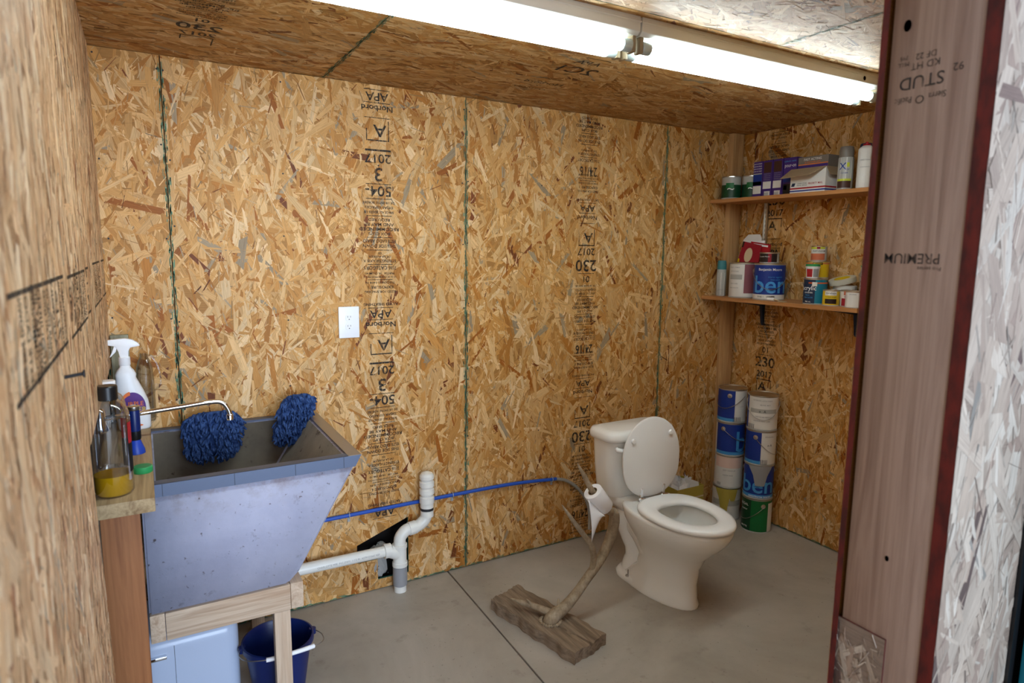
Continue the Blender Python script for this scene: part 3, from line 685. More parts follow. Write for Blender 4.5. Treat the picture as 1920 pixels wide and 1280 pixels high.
MB().tube([(.045, 0, .291), (.062, 0, .292), (.08, 0, .295)], .031, 20).obj('elbow_collar', 'pvc', t, smooth=True)
MB().lathe([(.0275, .335), (.031, .336), (.031, .362), (.0275, .364), (.0275, .366)], 24, (.136, 0, 0)).obj('vent_collar', 'pvc', t, smooth=True, auto=30)
MB().lathe([(.0305, .3665), (.0305, .378)], 24, (.136, 0, 0)).obj('rubber_band', 'rubber', t, smooth=True)
MB().lathe([(.027, .378), (.031, .379), (.031, .40), (.0345, .402), (.0345, .430), (.0285, .434), (.0285, .442), (.0345, .446), (.0345, .468), (.029, .472), (.029, .478), (.0345, .482), (.0345, .503), (.029, .507), (.029, .514), (.0335, .518), (.0335, .532), (.026, .544), (.012, .551), (.0001, .552)], 28, (.136, 0, 0)).obj('vent_valve', 'pvc', t, smooth=True, auto=30)
MB().tube([(-.045, 0, .207), (-.06, 0, .208), (-.075, 0, .208)], .033, 20).obj('tee_collar', 'pvc', t, smooth=True)
pp = MB().tube([(-.06, 0, .208), (-.44, 0, .212)], .0245, 20).obj('drain_arm', 'pvc', t, smooth=True)
MB().tube(smoothp([(-.43, 0, .212), (-.49, -.002, .213), (-.535, -.03, .216), (-.555, -.09, .225), (-.59, -.19, .26), (-.68, -.265, .345), (-.78, -.29, .39), (-.797, -.292, .425), (-.797, -.292, .486)], 5), .0245, 16).obj('trap_bend', 'pvc', t, smooth=True)
p, f = text2d('CHARLOTTE PIPE  PVC-DWV  1-1/2 IN  ASTM D2665 NSF', .013, 0, .85)
MB().add([(x-.24, -.0248*math.cos(y/.0245), .2105+.0248*math.sin(y/.0245)) for x, y in p], f).obj('lettering', 'lab_grey', pp)

t = thing('water_line', 'blue water tube clipped along the back wall to the toilet', 'pipe', (.6, -.0122, .39))
MB().tube(smoothp([(-.1, 0, -.002), (.2, 0, .002), (.75, 0, .004), (1.09, 0, .001), (1.33, 0, -.016), (1.36, 0, -.019)], 8), .0088, 12).obj('blue_tube', 'pex_blue', t, smooth=True)
MB().tube(smoothp([(1.35, 0, -.018), (1.42, 0, -.036), (1.49, -.005, -.085), (1.535, -.03, -.15), (1.54, -.06, -.22), (1.52, -.09, -.30)], 6), .0085, 12).obj('grey_hose', 'grey_hose', t, smooth=True)
for x, z in ((.255, .002), (.76, .004), (1.335, -.016)):
    MB().tube(smoothp([(x, .009, z+.012), (x, -.004, z+.0115), (x, -.0100, z), (x, -.004, z-.0115), (x, .009, z-.012)], 3), .0020, 6).box(x-.006, x+.006, .006, .0100, z-.032, z-.012).obj('pipe_clip', 'tongue_metal', t)

# ================================================================== toilet
t = thing('toilet', 'white porcelain toilet with raised lid against the back wall', 'toilet', (2.155, -.30, 0))
def egg(hx, yb, yf, z, n=40, pb=2.6, cxo=0):
    cy = yb-(yb-yf)*.45; out = []
    for i in range(n):
        a = 2*math.pi*i/n; c, s = math.cos(a), math.sin(a)
        if s < 0: x, y = c*hx, cy+(cy-yf)*s
        else: x, y = hx*math.copysign(abs(c)**(2/pb), c), cy+(yb-cy)*abs(s)**(2/pb)
        out.append((x+cxo, y, z))
    return out
Y = lambda y: y+.30
outer = [egg(.112, Y(-.385), Y(-.84), 0), egg(.114, Y(-.385), Y(-.842), .012), egg(.104, Y(-.40), Y(-.832), .03), egg(.098, Y(-.50), Y(-.825), .10), egg(.100, Y(-.52), Y(-.838), .18), egg(.118, Y(-.50), Y(-.87), .24), egg(.150, Y(-.46), Y(-.935), .30),
         egg(.172, Y(-.44), Y(-.975), .345), egg(.180, Y(-.43), Y(-.995), .385), egg(.178, Y(-.43), Y(-.995), .398), egg(.168, Y(-.44), Y(-.985), .402)]
inner = [egg(.128, Y(-.60), Y(-.945), .402), egg(.122, Y(-.61), Y(-.935), .39), egg(.118, Y(-.61), Y(-.93), .36), egg(.100, Y(-.63), Y(-.90), .30), egg(.075, Y(-.65), Y(-.84), .24), egg(.05, Y(-.66), Y(-.79), .20)]
bw = MB().loft(outer+inner, cap=False)
bw.add([v for v in inner[-1]], [tuple(range(40))]); bw.add(outer[0], [tuple(range(40))])
# rear deck and trapway swelling
bw.loft([egg(.095, Y(-.30), Y(-.56), .33, 40, 4), egg(.125, Y(-.295), Y(-.56), .37, 40, 4), egg(.13, Y(-.29), Y(-.56), .40, 40, 4), egg(.128, Y(-.292), Y(-.56), .403, 40, 4)])
bw.tube(smoothp([(0, Y(-.44), .345), (0, Y(-.425), .30), (0, Y(-.418), .26), (0, Y(-.435), .20), (0, Y(-.46), .15), (0, Y(-.468), .10), (0, Y(-.462), .05), (0, Y(-.458), .0)], 5), lerpr([.086, .092, .092, .078, .070, .070, .080, .086], 5), 28)
bw.tube(smoothp([(0, Y(-.45), .28), (0, Y(-.53), .25), (0, Y(-.60), .20), (0, Y(-.66), .14)], 5), lerpr([.08, .092, .10, .08], 5), 28)
bw.loft([egg(.108, Y(-.375), Y(-.70), 0, 40, 3.5), egg(.110, Y(-.373), Y(-.70), .02, 40, 3.5), egg(.098, Y(-.385), Y(-.69), .036, 40, 3.5)])
bw.obj('bowl', 'porcelain', t, smooth=True, auto=65)
MB().add(egg(.10, Y(-.64), Y(-.89), .285), [tuple(range(40))]).obj('bowl_water', 'water', t)
for sx in (-.1, .1):
    MB().lathe([(.0001, .002), (.013, .002), (.010, .008), (.003, .009), (.003, .034), (.0001, .035)], 12, (sx*.98, Y(-.50), .026)).obj('floor_bolt', 'dull_steel', t, smooth=True)
# caulk bead
# seat ring
so = [egg(.172, Y(-.552), Y(-.99), .4045), egg(.180, Y(-.546), Y(-.998), .409), egg(.181, Y(-.546), Y(-.999), .418), egg(.176, Y(-.55), Y(-.994), .427), egg(.16, Y(-.563), Y(-.98), .432)]
si = [egg(.122, Y(-.632), Y(-.925), .431), egg(.112, Y(-.645), Y(-.912), .424), egg(.108, Y(-.65), Y(-.908), .412), egg(.112, Y(-.645), Y(-.912), .405)]
MB().loft(so+si+[so[0]], cap=False).obj('seat', 'seat_white', t, smooth=True, auto=70)
# raised cover, standing against the tank
def cov(sc, y):
    out = []
    for i in range(48):
        a = 2*math.pi*i/48; c, s = math.cos(a), math.sin(a)
        z = .61+(.19*s if s > 0 else .19*math.copysign(abs(s)**(2/3.4), s)); hx = .174
        x = hx*(c if s > 0 else math.copysign(abs(c)**(2/2.5), c)); 
        if s < 0: x *= 1-.18*abs(s)**1.5
        out.append((.008+x*sc, y+(z-.42)*.045, .61+(z-.61)*sc))
    return out
MB().loft([cov(.95, Y(-.532)), cov(1, Y(-.527)), cov(1, Y(-.520)), cov(.97, Y(-.514))]).obj('seat_cover', 'seat_white', t, smooth=True, auto=50)
for x, z in ((-.112, .70), (.118, .715)):
    MB().lathe([(.011, 0), (.0125, .005), (.010, .012), (.0001, .013)], 16).obj('bumper', 'seat_white', t, smooth=True, loc=(x, Y(-.529)+(z-.42)*.045, z)).rotation_euler = (math.pi/2, 0, 0)
for x in (-.062, .075):
    MB().box(x-.008, x+.008, Y(-.5365), Y(-.531), .425, .468).box(x-.022, x+.022, Y(-.556), Y(-.53), .4035, .412).tube([(x-.02, Y(-.54), .419), (x+.02, Y(-.54), .419)], .006, 10).obj('hinge', 'chrome', t, bevel=.001, seg=1)
# tank
def rr(x0, x1, y0, y1, z, r, n=6):
    out = []
    for cx, cy, a in ((x1-r, y1-r, 0), (x0+r, y1-r, 90), (x0+r, y0+r, 180), (x1-r, y0+r, 270)):
        out += [(cx+r*math.cos(rad(a+90*i/n)), cy+r*math.sin(rad(a+90*i/n)), z) for i in range(n+1)]
    return out
MB().loft([rr(-.155, .155, Y(-.445), Y(-.30), .404, .045), rr(-.168, .168, Y(-.452), Y(-.295), .42, .05), rr(-.182, .182, Y(-.460), Y(-.288), .55, .055), rr(-.190, .190, Y(-.464), Y(-.285), .686, .055)]).obj('tank', 'porcelain', t, smooth=True, auto=50)
MB().loft([rr(-.196, .196, Y(-.472), Y(-.28), .682, .055), rr(-.206, .206, Y(-.480), Y(-.274), .688, .06), rr(-.208, .208, Y(-.482), Y(-.272), .70, .06), rr(-.207, .207, Y(-.481), Y(-.273), .716, .06), rr(-.198, .198, Y(-.473), Y(-.281), .73, .055), rr(-.17, .17, Y(-.45), Y(-.305), .736, .05)]).obj('tank_lid', 'porcelain', t, smooth=True, auto=60)
lv = MB().tube(smoothp([(-.150, Y(-.455), .655), (-.172, Y(-.484), .656), (-.135, Y(-.492), .648), (-.09, Y(-.494), .640)], 4), lerpr([.008, .011, .011, .008], 4), 12).obj('flush_lever', 'seat_white', t, smooth=True)

# box of scrap paper behind the toilet
t = thing('cardboard_box', 'small yellow cardboard box of white tissue behind the toilet', 'box', (2.72, -.15, 0))
bx = MB(); bz = .262
for a in ((-.10, .10, -.085, -.082), (-.10, .10, .082, .085), (-.10, -.097, -.082, .082), (.097, .10, -.082, .082)): bx.box(a[0], a[1], a[2], a[3], 0, bz)
bx.box(-.097, .097, -.082, .082, 0, .004).obj('carton', 'yellow_card', t)
MB().box(-.1008, .1008, -.0858, .0858, .195, .203).obj('carton_band', 'lab_tan', t)
tp = MB()
for k in range(16):
    x, y = rng.uniform(-.08, .08), rng.uniform(-.07, .07); a = rng.uniform(0, 3.14)
    pts = [(x+.05*math.cos(a)*u+.015*math.sin(a)*math.sin(5*v+k), y+.05*math.sin(a)*u, .17+.11*v+.012*math.sin(7*u+k)) for u in (-1, -.33, .33, 1) for v in (0, .4, .8, 1)]
    pts = [(max(-.092, min(.092, p[0])), max(-.077, min(.077, p[1])), p[2]+rng.uniform(-.008, .012)) for p in pts]
    tp.add(pts, [(i*4+j, i*4+j+1, i*4+5+j, i*4+4+j) for i in range(3) for j in range(3)])
o = tp.obj('crumpled_tissue', 'paper', None, smooth=True); o.location = (2.72, -.15, 0)
tag(o, 'crumpled white tissue sticking out of the yellow box', 'tissue')

# ================================================================== antler paper holder
t = thing('antler_stand', 'deer antler mounted on a weathered plank as a paper holder', 'paper holder', (1.508, -.64, 0))
# plank corners (local): far-left, far-right, near-right, near-left
FL, FR, NR, NL = Vector((-.147, .235, 0)), Vector((.022, .288, 0)), Vector((.142, -.215, 0)), Vector((-.045, -.262, 0))
nu, nv = 26, 60
def plk(u, v):
    a = FL.lerp(FR, u); b = NL.lerp(NR, u); p = a.lerp(b, v); return p
R_ = np.random.default_rng(5); gro = R_.uniform(0, 1, 9); gd = R_.uniform(.002, .007, 9)
top = []
for j in range(nv+1):
    for i in range(nu+1):
        u, v = i/nu, j/nv; p = plk(u, v); z = .049
        for gg, d in zip(gro, gd):
            wob = gg+.02*math.sin(6*v+gg*20)
            z -= d*max(0, 1-abs(u-wob)/.028)*(.5+.5*math.sin(3*v+gg*9))
        crack = .38+.10*v-.03*math.sin(5*v)
        if v > .45: z -= .022*max(0, 1-abs(u-crack)/.03)*min(1, (v-.45)*5)
        z += .0015*math.sin(40*u+3*v)
        e = .004*math.sin(17*v+2)+.003*math.sin(41*v) if i in (0, nu) else 0
        if j in (0, nv): p = p+Vector((0, .004*math.sin(9*u)+.002*math.sin(31*u), 0))
        top.append((p.x+e, p.y, z))
pk = MB(); n1 = nu+1
bot = [(x, y, .0005) for x, y, z in top]
pk.add(top+bot, [(j*n1+i, j*n1+i+1, (j+1)*n1+i+1, (j+1)*n1+i) for j in range(nv) for i in range(nu)])
N = len(top); per = [i for i in range(n1)]+[j*n1+nu for j in range(1, nv+1)]+[nv*n1+i for i in range(nu-1, -1, -1)]+[j*n1 for j in range(nv-1, 0, -1)]
k0 = 0
pk.f += [(per[i], per[(i+1) % len(per)], per[(i+1) % len(per)]+N, per[i]+N) for i in range(len(per))]+[tuple(q+N for q in per)]; pk.m += [0]*(len(per)+1)
pk.obj('base_plank', 'weathered', t, smooth=True, auto=38)
O = Vector((1.508, -.64, 0))
def L(x, y, z): return (x-O.x, y-O.y, z)
ya = -.682
ant = MB()
ant.tube(smoothp([L(1.502, -.676, .030), L(1.510, -.677, .066), L(1.568, ya, .099), L(1.625, ya, .145), L(1.675, ya, .195), L(1.728, ya, .248), L(1.768, ya, .30), L(1.798, ya, .36), L(1.812, ya, .42), L(1.812, ya, .463), L(1.822, ya, .478)], 5), lerpr([.040, .030, .024, .021, .020, .021, .022, .023, .024, .022, .008], 5), 14)
ant.tube(smoothp([L(1.812, ya, .455), L(1.790, ya, .470), L(1.765, ya, .490), L(1.725, ya, .540), L(1.685, ya, .590), L(1.650, ya, .650), L(1.613, ya, .711)], 5), lerpr([.016, .016, .014, .0125, .012, .010, .002], 5), 12)
ant.tube(smoothp([L(1.700, ya, .222), L(1.705, ya-.004, .265), L(1.700, ya-.008, .31), L(1.682, ya-.01, .355), L(1.648, ya-.008, .40), L(1.612, ya-.004, .448), L(1.575, ya, .50), L(1.541, ya, .548)], 5), lerpr([.015, .0135, .013, .012, .0115, .010, .007, .0015], 5), 12)
ant.tube(smoothp([L(1.515, -.668, .075), L(1.490, -.630, .082), L(1.462, -.585, .086), L(1.437, -.545, .085), L(1.410, -.500, .088)], 4), lerpr([.018, .015, .013, .011, .003], 4), 10)
ant.tube(smoothp([L(1.462, -.590, .084), L(1.455, -.585, .10), L(1.447, -.570, .112)], 3), lerpr([.009, .006, .0015], 3), 8)
ant.tube(smoothp([L(1.545, -.676, .09), L(1.545, -.666, .115), L(1.548, -.660, .130)], 3), lerpr([.010, .007, .003], 3), 8)
ant.obj('antler', 'antler', t, smooth=True, auto=70)
br = MB()
for k in range(22):
    a = 2*math.pi*k/22; br.lathe([(.0001, -.006), (.006, -.004), (.007, .003), (.003, .007), (.0001, .008)], 7, (-.008+.041*math.cos(a), -.035+.041*math.sin(a), .052))
br.obj('antler_burr', 'antler', t, smooth=True)

# toilet paper roll on the upper tine
A_, B_ = Vector((1.688, ya, .586)), Vector((1.762, ya, .488)); ax = (B_-A_).normalized(); mid = (A_+B_)/2
t = thing('toilet_roll', 'white toilet paper roll hanging on the upper antler tine', 'toilet paper', mid)
q = Vector((0, 0, 1)).rotation_difference(ax).to_matrix().to_4x4()
me = MB().lathe([(.021, -.052), (.040, -.052), (.0415, -.050), (.0415, .050), (.040, .052), (.021, .052), (.021, -.052)], 40, cap=False).mesh('paper_roll', 'paper', smooth=True, auto=40); me.transform(q); link('paper_roll', me, t)
me = MB().lathe([(.019, -.0525), (.0208, -.0525), (.0208, .0525), (.019, .0525), (.019, -.0525)], 28, cap=False).mesh('core', 'card', smooth=True); me.transform(q); link('core', me, t)
# loose sheet falling from the front of the roll
nrm_ = Vector((0, -1, 0)); side = ax.cross(nrm_).normalized()
if side.z > 0: side = -side          # points down-left of the axis
sh = []; n_ = 10
for i in range(n_+1):
    f_ = i/n_; top_ = ax*(-.052+.104*f_)+nrm_*(.014+.018*f_)+side*(.0405-.010*f_)
    tip = Vector((1.668, ya-.036, .375))-mid
    end = tip.lerp(ax*.052+nrm_*.034+side*.030, f_**.85)+Vector((0, 0, .022*math.sin(math.pi*f_)))
    for j in range(7):
        g_ = j/6; p = top_.lerp(end, g_); p = p+nrm_*(.010*math.sin(math.pi*g_)); sh.append(tuple(p))
m2 = MB().add(sh, [(i*7+j, i*7+j+1, i*7+8+j, i*7+7+j) for i in range(n_) for j in range(6)])
o = m2.obj('loose_sheet', 'paper', t, smooth=True); so_ = o.modifiers.new('s', 'SOLIDIFY'); so_.thickness = .0004

# ================================================================== cans, boxes, shelf goods
VIEW = math.atan2(-2.753+.4, .1159-3.09)       # direction from the right wall goods towards the door
def can(label, loc, r, h, bands, texts=(), group=None, bail=None, lid='steel', rimm='steel', cat='paint can', name='paint_can', rot=0, bodym='lab_silver', ears=None, drips=()):
    """bands: (deg0,deg1,z0,z1,mat) measured from the camera-facing side, +right"""
    t = thing(name, label, cat, loc, VIEW+rad(rot), group)
    MB().lathe([(.0001, .001), (r*.96, .001), (r*.985, .0), (r*.985, .004), (r*.965, .006), (r*.965, h-.008), (r*.985, h-.006)], 40, cap=False).obj('can_body', bodym, t, smooth=True, auto=30)
    MB().lathe([(r*.965, h-.007), (r, h-.006), (r, h-.001), (r*.97, h), (r*.93, h-.001), (r*.92, h-.005)], 40, cap=False).obj('rim', rimm, t, smooth=True)
    MB().lathe([(r*.92, h-.005), (r*.80, h-.005), (r*.78, h-.003), (.0001, h-.003)], 36, cap=False).obj('lid', lid, t, smooth=True)
    for k, (d0, d1, z0, z1, mm) in enumerate(bands):
        n = max(4, int((d1-d0)/8)); MB().add(*patch(r*.967+.0004*(k+1), rad(d0), rad(d1), z0*h, z1*h, n)).obj('label_band', mm, t, smooth=True)
    for (s, d, z, size, mm, *ex) in texts:
        wrap_text(t, s, r*.967+.0042, rad(d), z*h, size, mm, ex[0] if ex else .006, ex[1] if len(ex) > 1 else 1, vert=(len(ex) > 2 and ex[2]))
    if ears is not None:
        for d in (ears, ears+180):
            e = MB().lathe([(.0001, .006), (.004, .006), (.006, .003), (.0125, .0015), (.0135, 0)], 16).obj('ear', 'steel', t, smooth=True, loc=(r*.97*math.cos(rad(d)), r*.97*math.sin(rad(d)), h*.80)); e.rotation_euler = (0, math.pi/2, rad(d))
    if bail is not None:
        d0, drop = bail; pts = []
        for i in range(17):
            f_ = i/16; a = rad(d0+180*f_); rr_ = r*1.05; z = h*.80-drop*math.sin(math.pi*f_)
            pts.append((rr_*math.cos(a), rr_*math.sin(a), z))
        MB().tube(pts, .0016, 6).obj('handle', 'dull_steel', t, smooth=True)
    for (d, z0, wdt, mm) in drips:
        vs, fs = [], []; n = 8
        for j, (zz, ws) in enumerate(((1.0-.02, 1.6), (.88, 1.35), (.70, .9), (.45, .62), (.25, .55), (z0, .42))):
            for i in range(n+1): a = rad(d)+rad(wdt)*ws*(i/n-.5); vs.append(((r*.97+.0055)*math.cos(a), (r*.97+.0055)*math.sin(a), h*max(zz, z0)))
        fs = [(j*(n+1)+i, j*(n+1)+i+1, (j+1)*(n+1)+i+1, (j+1)*(n+1)+i) for j in range(5) for i in range(n)]
        MB().add(vs, fs).obj('paint_drip', mm, t, smooth=True)
    return t
G = 'gallon paint cans stacked on the floor'; gr, gh = .0825, .1975
LX, LY, RX, RY = 3.088, -.170, 3.105, -.372
FULLB = [(-180, 180, .04, .95, 'lab_blue'), (-180, 180, .04, .13, 'lab_lightblue')]
can('blue paint can with a white panel, topmost of the left floor stack', (LX, LY, 3*gh), gr, gh, FULLB+[(14, 95, .04, .95, 'lab_white')], [('||||||', 24, .12, .03, 'text_black'), ('- - - -', 40, .50, .016, 'lab_grey')], G, (-125, .075), ears=-8)
can('blue paint can with a light blue letter, second from top of left floor stack', (LX-.004, LY-.004, 2*gh), gr, gh, FULLB+[(-100, -62, .04, .95, 'lab_white')], [('b', 50, .42, .17, 'lab_lightblue')], G, (-25, .07), ears=-28)
can('white labelled paint can with a pink stain, third in the left floor stack', (LX+.002, LY, gh), gr, gh, [(-180, 180, .04, .95, 'lab_white'), (-60, 60, .62, .95, 'lab_pink')], [('|||||', -35, .12, .02, 'text_black'), ('EASY CLEAN UP', 5, .55, .010, 'lab_grey'), ('WATER BASE', 0, .40, .010, 'lab_grey')], G, None, ears=-82)
can('white paint can with olive yellow drips at the bottom of the left stack', (LX-.002, LY+.003, 0), gr, gh, [(-180, 180, .04, .95, 'lab_white'), (-60, 70, .45, .62, 'lab_silver')], [], G, None, ears=-80, drips=((-5, .10, 48, 'lab_olive'), (28, .62, 26, 'lab_olive')))
can('white labelled paint can with wire handle, topmost of the right floor stack', (RX, RY, 3*gh), gr, gh, [(-180, 180, .04, .95, 'lab_blue'), (-62, 150, .04, .95, 'lab_white'), (-50, 60, .50, .62, 'lab_silver')], [('||||||', -42, .12, .028, 'text_black'), ('INTERIOR LATEX PAINT', 0, .86, .010, 'lab_grey'), ('BLANC MAT', 10, .74, .010, 'lab_grey'), ('o   A', 0, .555, .018, 'text_black'), ('KEEP FROM FREEZING', 5, .40, .009, 'lab_grey'), ('CAUTION READ LABEL', 0, .28, .009, 'lab_grey')], G, (-88, .095), ears=-85)
can('half blue half white paint can, second in the right floor stack', (RX-.003, RY-.003, 2*gh), gr, gh, FULLB+[(3, 120, .04, .95, 'lab_white')], [('|||||', 16, .12, .03, 'text_black'), ('o A', 35, .60, .018, 'text_black'), ('EGGSHELL', 35, .84, .012, 'lab_grey')], G, (-20, .095), ears=-20)
can('blue ben paint can with a grey paint spill, third in the right floor stack', (RX+.002, RY, gh), gr, gh, FULLB, [('ben', -2, .40, .135, 'lab_lightblue', .012), ('waterborne interior', 10, .085, .016, 'text_white')], G, None, ears=88, drips=((6, .40, 58, 'lab_grey'),))
can('green paint can with wire handle at the bottom of the right floor stack', (RX-.002, RY-.004, 0), gr, gh, [(-180, 180, .04, .95, 'lab_green'), (-110, -22, .04, .95, 'lab_darkgreen'), (48, 130, .04, .88, 'lab_white')], [('REGAL', -52, .80, .02, 'text_white'), ('interior', -50, .66, .014, 'text_white'), ('MATTE', -48, .15, .014, 'text_white')], G, (-152, .09), ears=26)

# ---- shelves
def shelf(label, xf, z, y1, brackets):
    t = thing('wall_shelf', label, 'shelf', (W-.0025, -.003, z))
    MB().box(-(W-.0025-xf), 0, y1, -.037 if False else 0, -.019, 0).obj('board', 'shelf_wood', t, bevel=.0015, seg=1) if False else None
    # board notched round the corner stud
    x0 = -(W-.0025-xf); poly = [(x0, y1), (0, y1), (0, -.04), (3.12-W, -.04), (3.12-W, 0), (x0, 0)]
    MB().prism(poly, -.019, 0, 'xy').obj('board', 'shelf_wood', t)
    for yb in brackets:
        b = MB().prism([(-.002, -.0195), (-.20, -.0195), (-.20, -.026), (-.03, -.05), (-.014, -.155), (-.002, -.165)], yb-.008, yb+.008, 'xz').obj('bracket', 'lab_navy', t, bevel=.001, seg=1)
    return t
s1 = shelf('upper wooden wall shelf on metal brackets beside the doorway', 3.0, 1.868, -1.25, (-.95,))
s2 = shelf('lower wooden wall shelf holding paint cans beside the doorway', 2.966, 1.317, -.960, (-.235, -.805))
t = thing('shelf_track', 'slotted metal shelf track on the right wall between the shelves', 'track', (W-.002, -.216, 1.32))
MB().box(-.012, 0, -.0125, -.0105, .0, .528).box(-.012, 0, .0105, .0125, 0, .528).box(-.003, 0, -.0125, .0125, 0, .528).obj('channel', 'steel', t)
sl = MB()
for k in range(20):
    for yy in (-.006, .004): sl.box(-.0035, -.003, yy, yy+.002, .012+k*.0255, .026+k*.0255)
sl.obj('slots', 'slot_dark', t)

# lower shelf
Z2 = 1.3175; Z1 = 1.8685
GL = 'cans and tubs on the lower wall shelf'
def spray(label, loc, r, h, bodym, capm, bands=(), texts=(), cap=True, name='spray_can', group=None):
    t = thing(name, label, 'spray can', loc, VIEW, group)
    hb = h*(.74 if cap else .84)
    MB().lathe([(.0001, 0), (r*.93, 0), (r, .003), (r, hb), (r*.9, hb+.006), (r*.62, hb+.014), (r*.55, hb+.016)], 28, cap=False).obj('can_body', bodym, t, smooth=True, auto=35)
    if cap: MB().lathe([(r*.97, hb), (r*.97, hb+.03), (r*.90, h-.006), (r*.82, h), (.0001, h)], 28, cap=False).obj('cap', capm, t, smooth=True, auto=35)
    else: MB().lathe([(r*.5, hb+.016), (r*.45, hb+.024), (.006, hb+.026), (.006, h), (.0001, h)], 16, cap=False).obj('nozzle', capm, t, smooth=True, auto=35)
    for k, (d0, d1, z0, z1, mm) in enumerate(bands): MB().add(*patch(r+.0004*(k+1), rad(d0), rad(d1), z0*h, z1*h, 8)).obj('label_band', mm, t, smooth=True)
    for (s, d, z, size, mm, *ex) in texts: wrap_text(t, s, r+.0025, rad(d), z*h, size, mm)
    return t
spray('white spray can with a teal cap at the left end of the lower shelf', (3.060, -.062, Z2), .0265, .205, 'lab_silver', 'cap_teal', [(-180, 180, .02, .66, 'lab_white')], [('primer', 0, .18, .012, 'lab_grey')])
can('gallon can with white label and mauve panel on the lower shelf', (3.10, -.190, Z2), .081, .196, [(-180, 180, .03, .95, 'lab_white'), (4, 170, .13, .95, 'lab_mauve'), (-62, -4, .52, .66, 'lab_silver')], [('PAINT + PRIMER', -36, .86, .009, 'lab_grey'), ('SATIN FINISH', -36, .75, .009, 'lab_grey'), ('READ LABEL', -36, .40, .009, 'lab_grey'), ('ONE GALLON', -36, .28, .009, 'lab_grey')], None, (58, .02), ears=62)
can('blue ben gallon paint can with a wire handle on the lower shelf', (3.088, -.374, Z2), .0825, .196, FULLB[:1]+[(-180, 180, .03, .15, 'lab_white')], [('ben', 6, .40, .130, 'lab_lightblue', .012), ('Benjamin Moore', 2, .83, .019, 'text_white', .008), ('interior eggshell', 22, .63, .012, 'lab_lightblue', 0), ('latex paint', 22, .56, .012, 'lab_lightblue', 0), ('BASE 1', -28, .09, .012, 'text_black'), ('WHITE', 8, .09, .014, 'text_black')], None, (-84, .10), ears=-86)
MB().add([(0, 0, 0)], []) if False else None
can('small dark brown tin on top of the blue ben can', (3.105, -.352, Z2+.1965), .051, .058, [(-180, 180, .06, .9, 'lab_dark'), (-8, 12, .06, .85, 'lab_crimson'), (50, 72, .1, .85, 'lab_silver')], [('Benjamin Moore', -32, .60, .009, 'text_white', 0)], None, None, name='small_tin', cat='tin')
# packets standing on the mauve can, leaning on the wall
def packet(name, label, cat, y0, y1, z0, h, x, lean, m, poly=None, dec=()):
    t = thing(name, label, cat, (x, (y0+y1)/2, z0)); hw = (y1-y0)/2
    t.rotation_euler = (0, rad(lean), 0)
    poly = poly or [(-hw, 0), (hw, 0), (hw, h), (-hw, h)]
    MB().prism(poly, -.002, .002, 'yz').obj('sheet_pack', m, t)
    for nm, pl_, mm in dec: MB().prism(pl_, -.0028, -.0021, 'yz').obj(nm, mm, t)
    return t
zc = Z2+.198
packet('paper_packet', 'white packet with cut corners standing behind the red sandpaper packs', 'packet', -.245, -.115, zc, .150, 3.150, 8, 'lab_white', [(-.06, .0), (.06, 0), (.065, .128), (.035, .158), (-.045, .158), (-.062, .135)])
packet('paper_card', 'white printed card behind the red sandpaper packs', 'card', -.275, -.135, zc, .122, 3.142, 7, 'paper', None, [('label_band', [(-.02, .10), (.03, .10), (.03, .112), (-.02, .112)], 'tape_beige'), ('print_lines', [(-.05, .075), (0, .075), (0, .09), (-.05, .09)], 'lab_grey')])
packet('sandpaper_pack', 'dark red sandpaper pack with an oval picture on the lower shelf', 'packet', -.270, -.120, zc, .125, 3.120, 6, 'lab_crimson', [(-.075, 0), (.075, 0), (.045, .118), (-.08, .095)], [('picture', [(.002+.026*math.cos(a)-.010*math.sin(a), .040+.040*math.sin(a)+.008*math.cos(a)) for a in np.linspace(0, 6.28, 20)[:-1]], 'lab_tan'), ('label_band', [(.045, .085), (.055, .085), (.048, .118), (.038, .116)], 'lab_black'), ('corner', [(.060, .0), (.074, .0), (.071, .02), (.062, .02)], 'lab_yellow')])
packet('sandpaper_pack', 'bright red sandpaper pack half hidden behind the dark red one', 'packet', -.330, -.190, zc+.0, .112, 3.131, 7, 'lab_red', [(-.07, 0), (.07, 0), (.07, .118), (-.065, .100)], [('label_band', [(-.05, .084), (.05, .097), (.05, .107), (-.05, .094)], 'text_white')])
t = thing('caulk_tube', 'small white tube lying at the front of the lower shelf', 'tube', (2.990, -.470, Z2+.0095))
MB().tube([(0, .02, 0), (0, .0, 0), (0, -.022, 0)], .009, 14).obj('tube_body', 'white_plastic', t, smooth=True)
MB().tube([(0, -.022, 0), (0, -.03, 0), (0, -.05, -.004)], [.006, .004, .002], 10).obj('nozzle', 'lab_tan', t, smooth=True)
o = MB().prism([(2.985, -.555), (3.03, -.54), (3.03, -.49), (2.99, -.51)], Z2, Z2+.001, 'xy').obj('paint_card', 'lab_tan'); tag(o, 'flat tan card lying beside the white tube on the lower shelf', 'card')
qr, qh = .054, .126
can('dark tin with red upright lettering behind the teal tin', (3.140, -.615, Z2), qr, qh, [(-180, 180, .10, .95, 'lab_dark'), (-180, 180, .03, .10, 'lab_silver'), (-22, 8, .10, .95, 'lab_brown')], [('exterior', -10, .52, .034, 'lab_flame', .006, 1, True)], GL, (-90, .05), ears=-60)
